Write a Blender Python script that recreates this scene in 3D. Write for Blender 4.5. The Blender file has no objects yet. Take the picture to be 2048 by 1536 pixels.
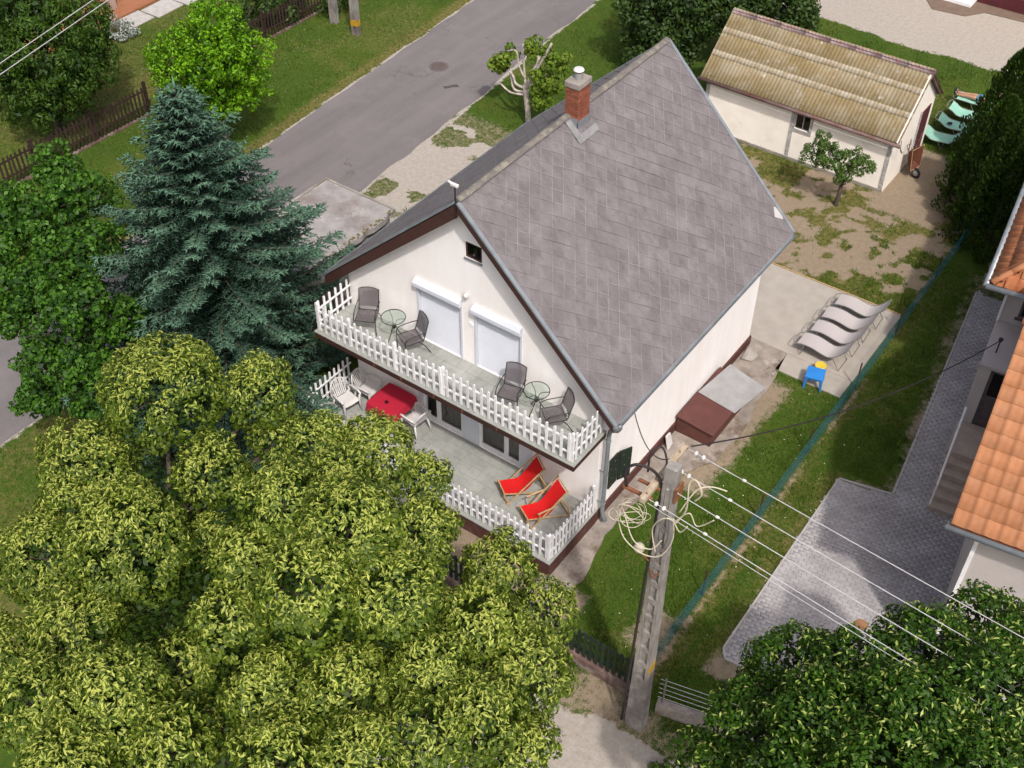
import bpy, math, random
import numpy as np
from mathutils import Vector, Matrix
from mathutils.geometry import tessellate_polygon

random.seed(7)
rng = np.random.default_rng(7)
sc = bpy.context.scene
COL = sc.collection
PI = math.pi

# ------------------------------------------------------------------ camera
cd = bpy.data.cameras.new('camera')
cam = bpy.data.objects.new('camera', cd)
COL.objects.link(cam)
cd.sensor_width = 36.0
cd.lens = 2380.2 / 2048 * 36.0
cd.clip_start = 0.5
cd.clip_end = 2000
_r = Vector((0.81194825, 0.58368944, 0.00683162))
_u = Vector((-0.40728776, 0.55810115, 0.7229383))
_f = Vector((-0.41815872, 0.58977093, -0.69087882))
mw = Matrix.Identity(4)
for i in range(3):
    mw[i][0], mw[i][1], mw[i][2] = _r[i], _u[i], -_f[i]
mw[0][3], mw[1][3], mw[2][3] = 16.958, -16.764, 22.994
cam.matrix_world = mw
sc.camera = cam

# ------------------------------------------------------------------ sky and sun
SUN = Vector((0.577, -0.47, 1.0)).normalized()
w = bpy.data.worlds.new('World')
sc.world = w
w.use_nodes = True
nt = w.node_tree
sky = nt.nodes.new('ShaderNodeTexSky')
sky.sky_type = 'NISHITA'
sky.sun_disc = False
sky.sun_elevation = math.asin(SUN.z)
sky.sun_rotation = math.atan2(SUN.x, SUN.y)
sky.dust_density = 5.0
sky.air_density = 0.8
bg = nt.nodes['Background']
bg.inputs['Strength'].default_value = 0.15
hz = nt.nodes.new('ShaderNodeHueSaturation')
hz.inputs['Saturation'].default_value = 0.6
nt.links.new(sky.outputs['Color'], hz.inputs['Color'])
nt.links.new(hz.outputs[0], bg.inputs['Color'])
sd = bpy.data.lights.new('sun', 'SUN')
sd.energy = 2.55
sd.angle = math.radians(2.0)
sd.color = (1.0, 0.945, 0.87)
so = bpy.data.objects.new('sun', sd)
COL.objects.link(so)
so.location = (20, -16, 35)
so.rotation_euler = (-SUN).to_track_quat('-Z', 'Y').to_euler()
sc.view_settings.view_transform = 'Standard'
sc.view_settings.look = 'None'
sc.view_settings.gamma = 1.0
sc.view_settings.exposure = 0.42
sc.view_settings.use_curve_mapping = False
sc.cycles.max_bounces = 6
sc.cycles.transparent_max_bounces = 8
sc.cycles.use_denoising = True


# ------------------------------------------------------------------ mesh helpers
class B:
    def __init__(s):
        s.v = []
        s.f = []

    def add(s, vs, fs):
        n = len(s.v)
        s.v += [tuple(p) for p in vs]
        s.f += [tuple(i + n for i in f) for f in fs]
        return s

    def box(s, x0, y0, z0, x1, y1, z1):
        return s.add([(x0, y0, z0), (x1, y0, z0), (x1, y1, z0), (x0, y1, z0), (x0, y0, z1), (x1, y0, z1), (x1, y1, z1), (x0, y1, z1)],
                     [(0, 3, 2, 1), (4, 5, 6, 7), (0, 1, 5, 4), (1, 2, 6, 5), (2, 3, 7, 6), (3, 0, 4, 7)])

    def bar(s, p, q, wd, ht, up=(0, 0, 1)):
        p, q = Vector(p), Vector(q)
        d = (q - p).normalized()
        u = Vector(up)
        if abs(d.dot(u)) > 0.98:
            u = Vector((1, 0, 0))
        a = d.cross(u).normalized() * (wd / 2)
        b = a.cross(d).normalized() * (ht / 2)
        vs = [p - a - b, p + a - b, p + a + b, p - a + b, q - a - b, q + a - b, q + a + b, q - a + b]
        return s.add(vs, [(0, 1, 2, 3), (4, 7, 6, 5), (0, 4, 5, 1), (1, 5, 6, 2), (2, 6, 7, 3), (3, 7, 4, 0)])

    def tube(s, pts, r, n=6, cap=True):
        pts = [Vector(p) for p in pts]
        m = len(pts)
        rs = r if isinstance(r, (list, tuple)) else [r] * m
        ref = None
        vs = []
        for i, p in enumerate(pts):
            d = (pts[min(i + 1, m - 1)] - pts[max(i - 1, 0)])
            d = d.normalized() if d.length > 1e-9 else Vector((0, 0, 1))
            if ref is None:
                ref = Vector((0, 0, 1)) if abs(d.z) < 0.9 else Vector((1, 0, 0))
            a = d.cross(ref)
            a = a.normalized() if a.length > 1e-6 else d.orthogonal().normalized()
            b = a.cross(d).normalized()
            ref = b
            for k in range(n):
                t = 2 * PI * k / n
                vs.append(p + (a * math.cos(t) + b * math.sin(t)) * rs[i])
        fs = []
        for i in range(m - 1):
            for k in range(n):
                k2 = (k + 1) % n
                fs.append((i * n + k, i * n + k2, (i + 1) * n + k2, (i + 1) * n + k))
        if cap:
            fs.append(tuple(range(n - 1, -1, -1)))
            fs.append(tuple(range((m - 1) * n, m * n)))
        return s.add(vs, fs)

    def lathe(s, prof, c=(0, 0, 0), n=16, cap=True):
        vs = []
        fs = []
        for r, z in prof:
            for k in range(n):
                t = 2 * PI * k / n
                vs.append((c[0] + r * math.cos(t), c[1] + r * math.sin(t), c[2] + z))
        m = len(prof)
        for i in range(m - 1):
            for k in range(n):
                k2 = (k + 1) % n
                fs.append((i * n + k, i * n + k2, (i + 1) * n + k2, (i + 1) * n + k))
        if cap:
            fs.append(tuple(range(n - 1, -1, -1)))
            fs.append(tuple(range((m - 1) * n, m * n)))
        return s.add(vs, fs)

    def prism(s, poly, a, b):
        """poly: 3-D points of one face; extruded by the vector a->b given as offset b"""
        n = len(poly)
        off = Vector(b)
        vs = [Vector(p) + Vector(a) for p in poly] + [Vector(p) + Vector(a) + off for p in poly]
        fs = [tuple(range(n - 1, -1, -1)), tuple(range(n, 2 * n))]
        fs += [(i, (i + 1) % n, n + (i + 1) % n, n + i) for i in range(n)]
        return s.add(vs, fs)

    def mesh(s, name, mat, smooth=False):
        me = bpy.data.meshes.new(name)
        me.from_pydata(s.v, [], s.f)
        me.update()
        if mat:
            me.materials.append(mat)
        if smooth:
            me.polygons.foreach_set('use_smooth', [True] * len(me.polygons))
        return me

    def build(s, name, mat, parent=None, smooth=False, bevel=0.0, loc=None, rot=None):
        return obj(name, s.mesh(name, mat, smooth), parent, bevel, loc, rot)


def obj(name, me, parent=None, bevel=0.0, loc=None, rot=None):
    o = bpy.data.objects.new(name, me)
    COL.objects.link(o)
    if parent:
        o.parent = parent
    if bevel:
        m = o.modifiers.new('bevel', 'BEVEL')
        m.width = bevel
        m.segments = 2
        m.limit_method = 'ANGLE'
    if loc is not None:
        o.location = loc
    if rot is not None:
        o.rotation_euler = rot
    return o


def tag(o, label, cat, group=None):
    o['label'] = label
    o['category'] = cat
    if group:
        o['group'] = group
    return o


def T(name, label, cat, loc=(0, 0, 0), rz=0.0, group=None):
    o = bpy.data.objects.new(name, None)
    COL.objects.link(o)
    o.empty_display_size = 0.3
    o.location = loc
    o.rotation_euler = (0, 0, rz)
    return tag(o, label, cat, group)


def structure(o):
    o['kind'] = 'structure'
    return o


def stuff(o):
    o['kind'] = 'stuff'
    return o


def copy_tree(root, loc, rz, label):
    def cp(o, par):
        c = o.copy()
        COL.objects.link(c)
        c.parent = par
        for ch in o.children:
            cp(ch, c)
        return c
    r = cp(root, None)
    r.location = loc
    r.rotation_euler = (0, 0, rz)
    r['label'] = label
    return r


def np_mesh(name, verts, faces, mat, tint=None, smooth=False):
    """verts (N,3), faces (M,k) arrays with equal k; optional per-face tint"""
    me = bpy.data.meshes.new(name)
    n, (m, k) = len(verts), faces.shape
    me.vertices.add(n)
    me.vertices.foreach_set('co', np.ascontiguousarray(verts, dtype=np.float32).ravel())
    me.loops.add(m * k)
    me.loops.foreach_set('vertex_index', np.ascontiguousarray(faces, dtype=np.int32).ravel())
    me.polygons.add(m)
    me.polygons.foreach_set('loop_start', np.arange(0, m * k, k, dtype=np.int32))
    me.polygons.foreach_set('loop_total', np.full(m, k, dtype=np.int32))
    if smooth:
        me.polygons.foreach_set('use_smooth', np.ones(m, dtype=bool))
    if tint is not None:
        at = me.attributes.new('tint', 'FLOAT', 'FACE')
        at.data.foreach_set('value', np.ascontiguousarray(tint, dtype=np.float32))
    me.update(calc_edges=True)
    if mat:
        me.materials.append(mat)
    return me


# ------------------------------------------------------------------ materials
def _nodes(name):
    m = bpy.data.materials.new(name)
    m.use_nodes = True
    n = m.node_tree
    n.nodes.clear()
    out = n.nodes.new('ShaderNodeOutputMaterial')
    return m, n, out


def ramp(n, fac, stops):
    r = n.nodes.new('ShaderNodeValToRGB')
    el = r.color_ramp.elements
    while len(el) > 1:
        el.remove(el[-1])
    el[0].position = stops[0][0]
    el[0].color = (*stops[0][1], 1)
    for p, c in stops[1:]:
        e = el.new(p)
        e.color = (*c, 1)
    n.links.new(fac, r.inputs[0])
    return r.outputs[0]


def noise(n, vec, scale, detail=5.0, rough=0.6, dist=0.0):
    t = n.nodes.new('ShaderNodeTexNoise')
    t.inputs['Scale'].default_value = scale
    t.inputs['Detail'].default_value = detail
    t.inputs['Roughness'].default_value = rough
    t.inputs['Distortion'].default_value = dist
    n.links.new(vec, t.inputs['Vector'])
    return t.outputs['Fac']


def mixc(n, fac, a, b, mode='MIX'):
    x = n.nodes.new('ShaderNodeMix')
    x.data_type = 'RGBA'
    x.blend_type = mode
    for s_, val in ((x.inputs[0], fac), (x.inputs[6], a), (x.inputs[7], b)):
        if isinstance(val, bpy.types.NodeSocket):
            n.links.new(val, s_)
        elif isinstance(val, (int, float)):
            s_.default_value = val
        else:
            s_.default_value = (*val, 1)
    return x.outputs[2]


def math_(n, op, a, b=None, clamp=False):
    x = n.nodes.new('ShaderNodeMath')
    x.operation = op
    x.use_clamp = clamp
    for s_, val in ((x.inputs[0], a), (x.inputs[1], b)):
        if val is None:
            continue
        if isinstance(val, bpy.types.NodeSocket):
            n.links.new(val, s_)
        else:
            s_.default_value = val
    return x.outputs[0]


def k(c, f):
    return tuple(max(0.0, min(1.0, x * f)) for x in c)


def mat(name, col, col2=None, scale=5.0, rough=0.8, bump=0.15, bscale=60.0, rnd=0.0, metal=0.0, patch=None, pscale=0.8,
        pth=(0.5, 0.62), spec=0.3, stretch=None, patch2=None, p2scale=3.0, p2th=(0.58, 0.66), tint=False, gain=0.8):
    m, n, out = _nodes(name)
    g = n.nodes.new('ShaderNodeNewGeometry')
    pos = g.outputs['Position']
    if stretch:
        mp = n.nodes.new('ShaderNodeMapping')
        mp.inputs['Scale'].default_value = stretch
        n.links.new(pos, mp.inputs['Vector'])
        svec = mp.outputs[0]
    else:
        svec = pos
    col2 = col2 or k(col, 0.78)
    col, c2, patch, patch2 = k(col, gain), k(col2, gain), patch and k(patch, gain), patch2 and k(patch2, gain)
    c = ramp(n, noise(n, svec, scale), [(0.32, c2), (0.68, col)])
    if patch:
        f = ramp(n, noise(n, pos, pscale, 6, 0.65), [(pth[0], (0, 0, 0)), (pth[1], (1, 1, 1))])
        c = mixc(n, f, c, patch)
    if patch2:
        f = ramp(n, noise(n, pos, p2scale, 6, 0.7), [(p2th[0], (0, 0, 0)), (p2th[1], (1, 1, 1))])
        c = mixc(n, f, c, patch2)
    if rnd:
        if tint:
            oi = n.nodes.new('ShaderNodeAttribute')
            oi.attribute_name = 'tint'
        else:
            oi = n.nodes.new('ShaderNodeObjectInfo')
        mr = n.nodes.new('ShaderNodeMapRange')
        mr.inputs['To Min'].default_value = 1 - rnd
        mr.inputs['To Max'].default_value = 1 + rnd
        n.links.new(oi.outputs['Fac' if tint else 'Random'], mr.inputs['Value'])
        h = n.nodes.new('ShaderNodeHueSaturation')
        n.links.new(mr.outputs[0], h.inputs['Value'])
        n.links.new(c, h.inputs['Color'])
        c = h.outputs[0]
    p = n.nodes.new('ShaderNodeBsdfPrincipled')
    n.links.new(c, p.inputs['Base Color'])
    p.inputs['Roughness'].default_value = rough
    p.inputs['Metallic'].default_value = metal
    p.inputs['Specular IOR Level'].default_value = spec
    if bump:
        b = n.nodes.new('ShaderNodeBump')
        b.inputs['Strength'].default_value = bump
        b.inputs['Distance'].default_value = 0.02
        n.links.new(noise(n, pos, bscale, 4), b.inputs['Height'])
        n.links.new(b.outputs[0], p.inputs['Normal'])
    n.links.new(p.outputs[0], out.inputs[0])
    return m


def leafmat(name, dark, light, trans=0.25, rough=0.55, pscale=0.7, spec=0.25):
    """foliage: colour per leaf from the tint attribute, slightly translucent"""
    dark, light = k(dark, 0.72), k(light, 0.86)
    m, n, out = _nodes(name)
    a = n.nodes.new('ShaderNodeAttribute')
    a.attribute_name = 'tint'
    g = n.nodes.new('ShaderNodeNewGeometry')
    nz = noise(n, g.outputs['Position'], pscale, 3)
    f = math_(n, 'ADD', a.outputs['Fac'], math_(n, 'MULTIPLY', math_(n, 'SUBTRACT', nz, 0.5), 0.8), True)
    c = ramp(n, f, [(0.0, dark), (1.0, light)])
    p = n.nodes.new('ShaderNodeBsdfPrincipled')
    p.inputs['Roughness'].default_value = rough
    p.inputs['Specular IOR Level'].default_value = spec
    n.links.new(c, p.inputs['Base Color'])
    t = n.nodes.new('ShaderNodeBsdfTranslucent')
    n.links.new(mixc(n, 0.35, c, (0.35, 0.5, 0.05)), t.inputs['Color'])
    x = n.nodes.new('ShaderNodeMixShader')
    x.inputs[0].default_value = trans
    n.links.new(p.outputs[0], x.inputs[1])
    n.links.new(t.outputs[0], x.inputs[2])
    n.links.new(x.outputs[0], out.inputs[0])
    return m


def glassmat(name, tint, rough=0.05, alpha=0.35):
    m, n, out = _nodes(name)
    gl = n.nodes.new('ShaderNodeBsdfGlossy')
    gl.inputs['Roughness'].default_value = rough
    gl.inputs['Color'].default_value = (0.9, 0.95, 0.95, 1)
    tr = n.nodes.new('ShaderNodeBsdfTransparent')
    tr.inputs['Color'].default_value = (*tint, 1)
    fr = n.nodes.new('ShaderNodeLayerWeight')
    fr.inputs['Blend'].default_value = 0.25
    f = math_(n, 'ADD', math_(n, 'MULTIPLY', fr.outputs['Fresnel'], 0.5), alpha, True)
    x = n.nodes.new('ShaderNodeMixShader')
    n.links.new(f, x.inputs[0])
    n.links.new(tr.outputs[0], x.inputs[1])
    n.links.new(gl.outputs[0], x.inputs[2])
    n.links.new(x.outputs[0], out.inputs[0])
    return m


SLATE = dict(col=(0.182, 0.160, 0.166), col2=(0.142, 0.122, 0.127), scale=3.0, rough=0.8, bump=0.35, bscale=45, rnd=0.07, patch=(0.25, 0.23, 0.238), pscale=1.9, pth=(0.42, 0.85),
             stretch=(1.2, 2.5, 0.5), patch2=(0.115, 0.092, 0.09), p2scale=4.5, p2th=(0.55, 0.8))
PAVER = dict(col=(0.395, 0.37, 0.375), col2=(0.335, 0.312, 0.318), scale=2.5, rough=0.9, bump=0.35, bscale=60, rnd=0.07, patch=(0.48, 0.455, 0.465), pscale=1.2, pth=(0.45, 0.7))
OTILE = dict(col=(0.41, 0.175, 0.08), col2=(0.33, 0.135, 0.058), scale=4, rough=0.75, bump=0.15, bscale=50, rnd=0.10, patch=(0.42, 0.215, 0.12), pscale=2.2, pth=(0.5, 0.8), patch2=(0.30, 0.165, 0.095), p2scale=7, p2th=(0.66, 0.75))
MT = dict(
    stucco=mat('stucco', (0.85, 0.815, 0.81), (0.79, 0.75, 0.735), 1.6, 0.9, 0.25, 160, gain=1.0, stretch=(2, 2, 0.3), patch=(0.76, 0.705, 0.68), pscale=0.5, pth=(0.5, 0.8)),
    plinth=mat('plinth_paint', (0.115, 0.042, 0.034), (0.075, 0.03, 0.026), 3, 0.8, 0.2, 80, patch=(0.16, 0.09, 0.07), pscale=2.2, pth=(0.55, 0.75)),
    brownwood=mat('brown_painted_wood', (0.075, 0.03, 0.024), (0.05, 0.022, 0.018), 6, 0.7, 0.1, 50),
    slate=mat('fibre_slate', **SLATE), slate_f=mat('fibre_slate_field', tint=True, **SLATE),
    slate_edge=mat('slate_edge', (0.40, 0.375, 0.375), (0.135, 0.115, 0.115), 1.0, 0.9, 0.2, 45),
    slatelight=mat('pale_slate', (0.52, 0.50, 0.49), None, 3, 0.8, 0.2, 45),
    underlay=mat('roof_underlay', (0.05, 0.043, 0.042), None, 4, 0.9, 0.1, 30),
    ridge=mat('mossy_ridge', (0.21, 0.19, 0.175), (0.14, 0.12, 0.11), 9, 0.95, 0.8, 35, rnd=0.1, patch=(0.27, 0.25, 0.2), pscale=5),
    zinc=mat('zinc', (0.34, 0.37, 0.40), (0.24, 0.26, 0.28), 3, 0.45, 0.05, 30, metal=0.35, spec=0.5),
    white=mat('white_paint', (0.82, 0.81, 0.83), (0.68, 0.67, 0.68), 5, 0.6, 0.06, 60, rnd=0.06, gain=0.95),
    shutter=mat('shutter_white', (0.60, 0.62, 0.68), (0.56, 0.58, 0.64), 2, 0.55, 0.0, gain=0.95),
    deck=mat('deck_tile', (0.36, 0.37, 0.345), (0.29, 0.30, 0.275), 7, 0.75, 0.15, 70, rnd=0.06, patch=(0.42, 0.42, 0.40), pscale=1.4, pth=(0.45, 0.7)),
    grout=mat('grout', (0.40, 0.40, 0.385), None, 8, 0.9, 0.2),
    concrete=mat('concrete', (0.40, 0.365, 0.33), (0.27, 0.245, 0.22), 3, 0.95, 0.5, 45, patch=(0.21, 0.17, 0.145), pscale=1.1, pth=(0.5, 0.66)),
    dkglass=None, asphalt=None,
    curtain=mat('curtain', (0.50, 0.44, 0.42), (0.14, 0.115, 0.11), 6, 0.9, 0.0, stretch=(3, 3, 0.15)),
    darkroom=mat('dark_interior', (0.02, 0.014, 0.013), None, 3, 0.9, 0),  # near-black sheets behind glass, the dimness of unlit rooms put into colour
    brick=mat('chimney_brick', (0.30, 0.095, 0.05), (0.20, 0.062, 0.036), 18, 0.9, 0.4, 70, rnd=0.22),
    mortar=mat('mortar', (0.42, 0.36, 0.30), None, 12, 0.95, 0.4),
    blackmetal=mat('dark_metal', (0.035, 0.03, 0.03), None, 8, 0.45, 0, metal=0.3, spec=0.5),
    sling=mat('sling_fabric', (0.25, 0.21, 0.225), (0.20, 0.17, 0.18), 90, 0.85, 0.2, 220),
    greysling=mat('grey_sling', (0.52, 0.47, 0.465), (0.45, 0.41, 0.40), 60, 0.8, 0.15, 200),
    greyframe=mat('grey_frame', (0.33, 0.31, 0.30), None, 6, 0.4, 0, metal=0.4, spec=0.5),
    plastic=mat('white_plastic', (0.72, 0.70, 0.70), (0.66, 0.64, 0.64), 3, 0.45, 0, spec=0.5),
    redcloth=mat('red_tablecloth', (0.52, 0.018, 0.05), (0.46, 0.012, 0.04), 30, 0.75, 0.15, 140),
    redcanvas=mat('red_canvas', (0.72, 0.012, 0.012), (0.62, 0.008, 0.01), 25, 0.8, 0.15, 150),
    bamboo=mat('bamboo', (0.56, 0.40, 0.22), (0.40, 0.26, 0.12), 14, 0.55, 0.1, 40, stretch=(1, 1, 1), rnd=0.1),
    bluepl=mat('blue_plastic', (0.03, 0.25, 0.72), None, 3, 0.4, 0, spec=0.5),
    yellowpl=mat('yellow_plastic', (0.85, 0.6, 0.05), None, 3, 0.4, 0, spec=0.5),
    tinlid=mat('sheet_metal', (0.43, 0.42, 0.42), (0.33, 0.32, 0.32), 3, 0.55, 0.1, 20, metal=0.25),
    hatch=mat('hatch_paint', (0.135, 0.05, 0.042), (0.10, 0.038, 0.032), 3, 0.7, 0.15, 40),
    greenwood=mat('dark_green_wood', (0.022, 0.032, 0.022), None, 8, 0.6, 0.1),
    greenpicket=mat('green_slat', (0.012, 0.035, 0.022), (0.02, 0.028, 0.02), 8, 0.6, 0.1, rnd=0.2),
    brownpicket=mat('dark_picket', (0.05, 0.027, 0.021), (0.03, 0.017, 0.014), 9, 0.85, 0.2, rnd=0.2),
    net=mat('teal_wire', (0.012, 0.15, 0.19), (0.01, 0.11, 0.15), 2, 0.5, 0, spec=0.4),
    rustpost=mat('rusty_post', (0.05, 0.03, 0.025), (0.09, 0.04, 0.025), 9, 0.8, 0.1),
    rust=mat('rust', (0.30, 0.12, 0.05), (0.15, 0.06, 0.035), 14, 0.85, 0.3, 60),
    pole=mat('pole_concrete', (0.36, 0.335, 0.31), (0.22, 0.20, 0.185), 4, 0.95, 0.5, 50, patch=(0.12, 0.10, 0.095), pscale=0.9, pth=(0.45, 0.68), stretch=(2.5, 2.5, 0.7)),
    cream=mat('cream_cable', (0.62, 0.56, 0.43), None, 5, 0.6, 0),
    wire=mat('aluminium_wire', (0.66, 0.64, 0.64), None, 5, 0.4, 0, metal=0.2),
    blackcable=mat('black_cable', (0.03, 0.022, 0.024), None, 5, 0.6, 0),
    porcelain=mat('white_porcelain', (0.78, 0.75, 0.74), None, 5, 0.25, 0, spec=0.6),
    yellowband=mat('yellow_band', (0.50, 0.29, 0.02), None, 9, 0.8, 0.1),
    oldwall=mat('shed_plaster', (0.88, 0.82, 0.75), (0.80, 0.74, 0.67), 1.4, 0.95, 0.3, 60, gain=1.0, patch=(0.72, 0.65, 0.57), pscale=1.6, pth=(0.58, 0.75)),
    strip=mat('weathered_strip', (0.60, 0.58, 0.57), (0.30, 0.28, 0.27), 9, 0.9, 0.4, 50),
    corrug=mat('lichen_sheet', (0.30, 0.235, 0.135), (0.225, 0.165, 0.075), 1.8, 0.95, 0.35, 40, rnd=0.06, patch=(0.36, 0.305, 0.215), pscale=1.3, pth=(0.45, 0.7), patch2=(0.50, 0.46, 0.40), p2scale=3.2, p2th=(0.6, 0.68)),
    sheetedge=mat('limed_sheet', (0.46, 0.41, 0.33), (0.31, 0.24, 0.14), 3, 0.95, 0.3, 40),
    gutterbrown=mat('brown_gutter', (0.13, 0.05, 0.04), (0.20, 0.15, 0.14), 3.0, 0.7, 0.2),
    ridgepurple=mat('shed_ridge', (0.36, 0.30, 0.31), (0.22, 0.10, 0.085), 4, 0.85, 0.3),
    terracotta=mat('orange_tile', **OTILE), terracotta_f=mat('orange_tile_field', tint=True, **OTILE),
    tiledark=mat('orange_tile_old', (0.43, 0.15, 0.06), (0.33, 0.11, 0.045), 6, 0.8, 0.2, 40),
    nwall=mat('grey_render', (0.56, 0.51, 0.50), (0.49, 0.445, 0.435), 1.2, 0.95, 0.2, 120),
    stair=mat('stair_stone', (0.52, 0.42, 0.355), (0.42, 0.335, 0.28), 5, 0.9, 0.3, 60),
    doorwood=mat('grey_door', (0.13, 0.105, 0.11), (0.09, 0.07, 0.075), 6, 0.6, 0.1),
    paver=mat('grey_paver', **PAVER), paver_f=mat('grey_paver_field', tint=True, **PAVER),
    joint=mat('paver_joint', (0.21, 0.195, 0.20), None, 6, 0.95, 0.2),
    kerb=mat('kerb_stone', (0.50, 0.47, 0.45), None, 5, 0.9, 0.3),
    manhole=mat('rusty_cover', (0.36, 0.19, 0.10), (0.28, 0.14, 0.07), 9, 0.85, 0.3),
    castiron=mat('cast_iron', (0.13, 0.095, 0.09), None, 9, 0.8, 0.3),
    maroon=mat('maroon_plinth', (0.11, 0.022, 0.028), None, 3, 0.8, 0.2),
    claytile=mat('terracotta_floor', (0.36, 0.15, 0.075), (0.28, 0.11, 0.055), 4, 0.85, 0.2),
    mint=mat('mint_fabric', (0.32, 0.60, 0.48), (0.26, 0.52, 0.41), 4, 0.7, 0.05),
    skin=mat('skin', (0.50, 0.28, 0.19), (0.44, 0.23, 0.15), 8, 0.55, 0.05),
    shorts=mat('blue_shorts', (0.10, 0.30, 0.46), None, 8, 0.85, 0.2),
    sandal=mat('dark_sandal', (0.02, 0.022, 0.045), None, 8, 0.7, 0),
    shirt=mat('pale_shirt', (0.55, 0.55, 0.55), None, 8, 0.85, 0.2),
    hair=mat('brown_hair', (0.06, 0.035, 0.02), None, 30, 0.7, 0.2),
    bark=mat('bark', (0.13, 0.10, 0.08), (0.07, 0.052, 0.042), 12, 0.95, 0.8, 40),
    palebark=mat('limewashed_bark', (0.62, 0.56, 0.52), (0.34, 0.27, 0.24), 9, 0.9, 0.5, 40),
    tyre=mat('tyre_rubber', (0.016, 0.015, 0.016), None, 9, 0.85, 0.2),
    steel=mat('dull_steel', (0.45, 0.44, 0.44), None, 9, 0.4, 0, metal=0.6),
    lin_leaf=leafmat('linden_leaf', (0.020, 0.052, 0.004), (0.16, 0.225, 0.018), 0.2),
    lin_bract=leafmat('linden_bract', (0.165, 0.22, 0.018), (0.45, 0.485, 0.10), 0.2),
    spruce=leafmat('spruce_needles', (0.008, 0.032, 0.017), (0.125, 0.235, 0.155), 0.08, 0.6, 0.9),
    maple=leafmat('maple_leaf', (0.010, 0.045, 0.004), (0.09, 0.22, 0.018), 0.25),
    acid=leafmat('robinia_leaf', (0.05, 0.16, 0.004), (0.22, 0.45, 0.008), 0.3, 0.5, 1.3),
    cherry=leafmat('cherry_leaf', (0.014, 0.046, 0.005), (0.09, 0.175, 0.018), 0.25),
    rtree=leafmat('glossy_leaf', (0.008, 0.032, 0.002), (0.058, 0.14, 0.007), 0.18, 0.5, 0.9, 0.2),
    rfleck=leafmat('lit_fleck', (0.22, 0.32, 0.04), (0.48, 0.54, 0.15), 0.25, 0.4),
    thuja=leafmat('thuja_scale', (0.008, 0.025, 0.004), (0.045, 0.095, 0.008), 0.1),
    dark_tree=leafmat('dark_leaf', (0.012, 0.03, 0.006), (0.06, 0.115, 0.018), 0.2),
    apple=leafmat('apple_leaf', (0.03, 0.085, 0.012), (0.14, 0.23, 0.04), 0.28),
    fig=leafmat('young_leaf', (0.06, 0.14, 0.012), (0.24, 0.32, 0.03), 0.3),
    silver=leafmat('silver_leaf', (0.16, 0.20, 0.16), (0.55, 0.58, 0.55), 0.15),
    grass=leafmat('grass_blade', (0.023, 0.066, 0.005), (0.12, 0.19, 0.016), 0.2, 0.6, 0.35),
)
def meshfabric(name, col, open_):
    m, n, out = _nodes(name)
    g = n.nodes.new('ShaderNodeNewGeometry')
    p = n.nodes.new('ShaderNodeBsdfPrincipled')
    n.links.new(ramp(n, noise(n, g.outputs['Position'], 40), [(0.3, k(col, 0.8)), (0.7, col)]), p.inputs['Base Color'])
    p.inputs['Roughness'].default_value = 0.8
    t = n.nodes.new('ShaderNodeBsdfTransparent')
    x = n.nodes.new('ShaderNodeMixShader')
    x.inputs[0].default_value = open_
    n.links.new(p.outputs[0], x.inputs[1])
    n.links.new(t.outputs[0], x.inputs[2])
    n.links.new(x.outputs[0], out.inputs[0])
    return m


MT['sling'] = meshfabric('open_mesh_fabric', (0.13, 0.11, 0.12), 0.42)
MT['dkglass'] = glassmat('window_glass', (0.55, 0.52, 0.52), 0.03, 0.02)
MT['tableglass'] = glassmat('table_glass', (0.94, 0.98, 0.95), 0.03, 0.03)


def asphalt():
    m, n, out = _nodes('asphalt')
    g = n.nodes.new('ShaderNodeNewGeometry')
    pos = g.outputs['Position']
    mp = n.nodes.new('ShaderNodeMapping')
    mp.inputs['Scale'].default_value = (1.3, 0.12, 1)
    n.links.new(pos, mp.inputs['Vector'])
    c = ramp(n, noise(n, mp.outputs[0], 1.0, 4), [(0.3, (0.108, 0.096, 0.098)), (0.7, (0.15, 0.133, 0.136))])
    c = mixc(n, ramp(n, noise(n, pos, 0.6, 6, 0.7), [(0.5, (0, 0, 0)), (0.7, (0.6, 0.6, 0.6))]), c, (0.172, 0.153, 0.154))
    c = mixc(n, ramp(n, noise(n, pos, 38, 3), [(0.35, (0.0, 0, 0)), (0.75, (0.55, 0.55, 0.55))]), c, (0.195, 0.175, 0.174))
    vo = n.nodes.new('ShaderNodeTexVoronoi')
    vo.feature = 'DISTANCE_TO_EDGE'
    vo.inputs['Scale'].default_value = 0.45
    wp = n.nodes.new('ShaderNodeVectorMath')
    nv = n.nodes.new('ShaderNodeTexNoise')
    nv.inputs['Scale'].default_value = 1.6
    n.links.new(pos, nv.inputs['Vector'])
    wp.operation = 'ADD'
    n.links.new(pos, wp.inputs[0])
    n.links.new(nv.outputs['Color'], wp.inputs[1])
    n.links.new(wp.outputs[0], vo.inputs['Vector'])
    cr = ramp(n, vo.outputs['Distance'], [(0.004, (0.7, 0.7, 0.7)), (0.014, (0, 0, 0))])
    cm = ramp(n, noise(n, pos, 0.35, 3), [(0.5, (0, 0, 0)), (0.62, (1, 1, 1))])
    c = mixc(n, mixc(n, 1.0, cr, cm, 'MULTIPLY'), c, (0.07, 0.06, 0.06))
    p = n.nodes.new('ShaderNodeBsdfPrincipled')
    n.links.new(c, p.inputs['Base Color'])
    p.inputs['Roughness'].default_value = 0.9
    p.inputs['Specular IOR Level'].default_value = 0.2
    b = n.nodes.new('ShaderNodeBump')
    b.inputs['Strength'].default_value = 0.4
    b.inputs['Distance'].default_value = 0.01
    n.links.new(noise(n, pos, 70, 3), b.inputs['Height'])
    n.links.new(b.outputs[0], p.inputs['Normal'])
    n.links.new(p.outputs[0], out.inputs[0])
    return m


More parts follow.
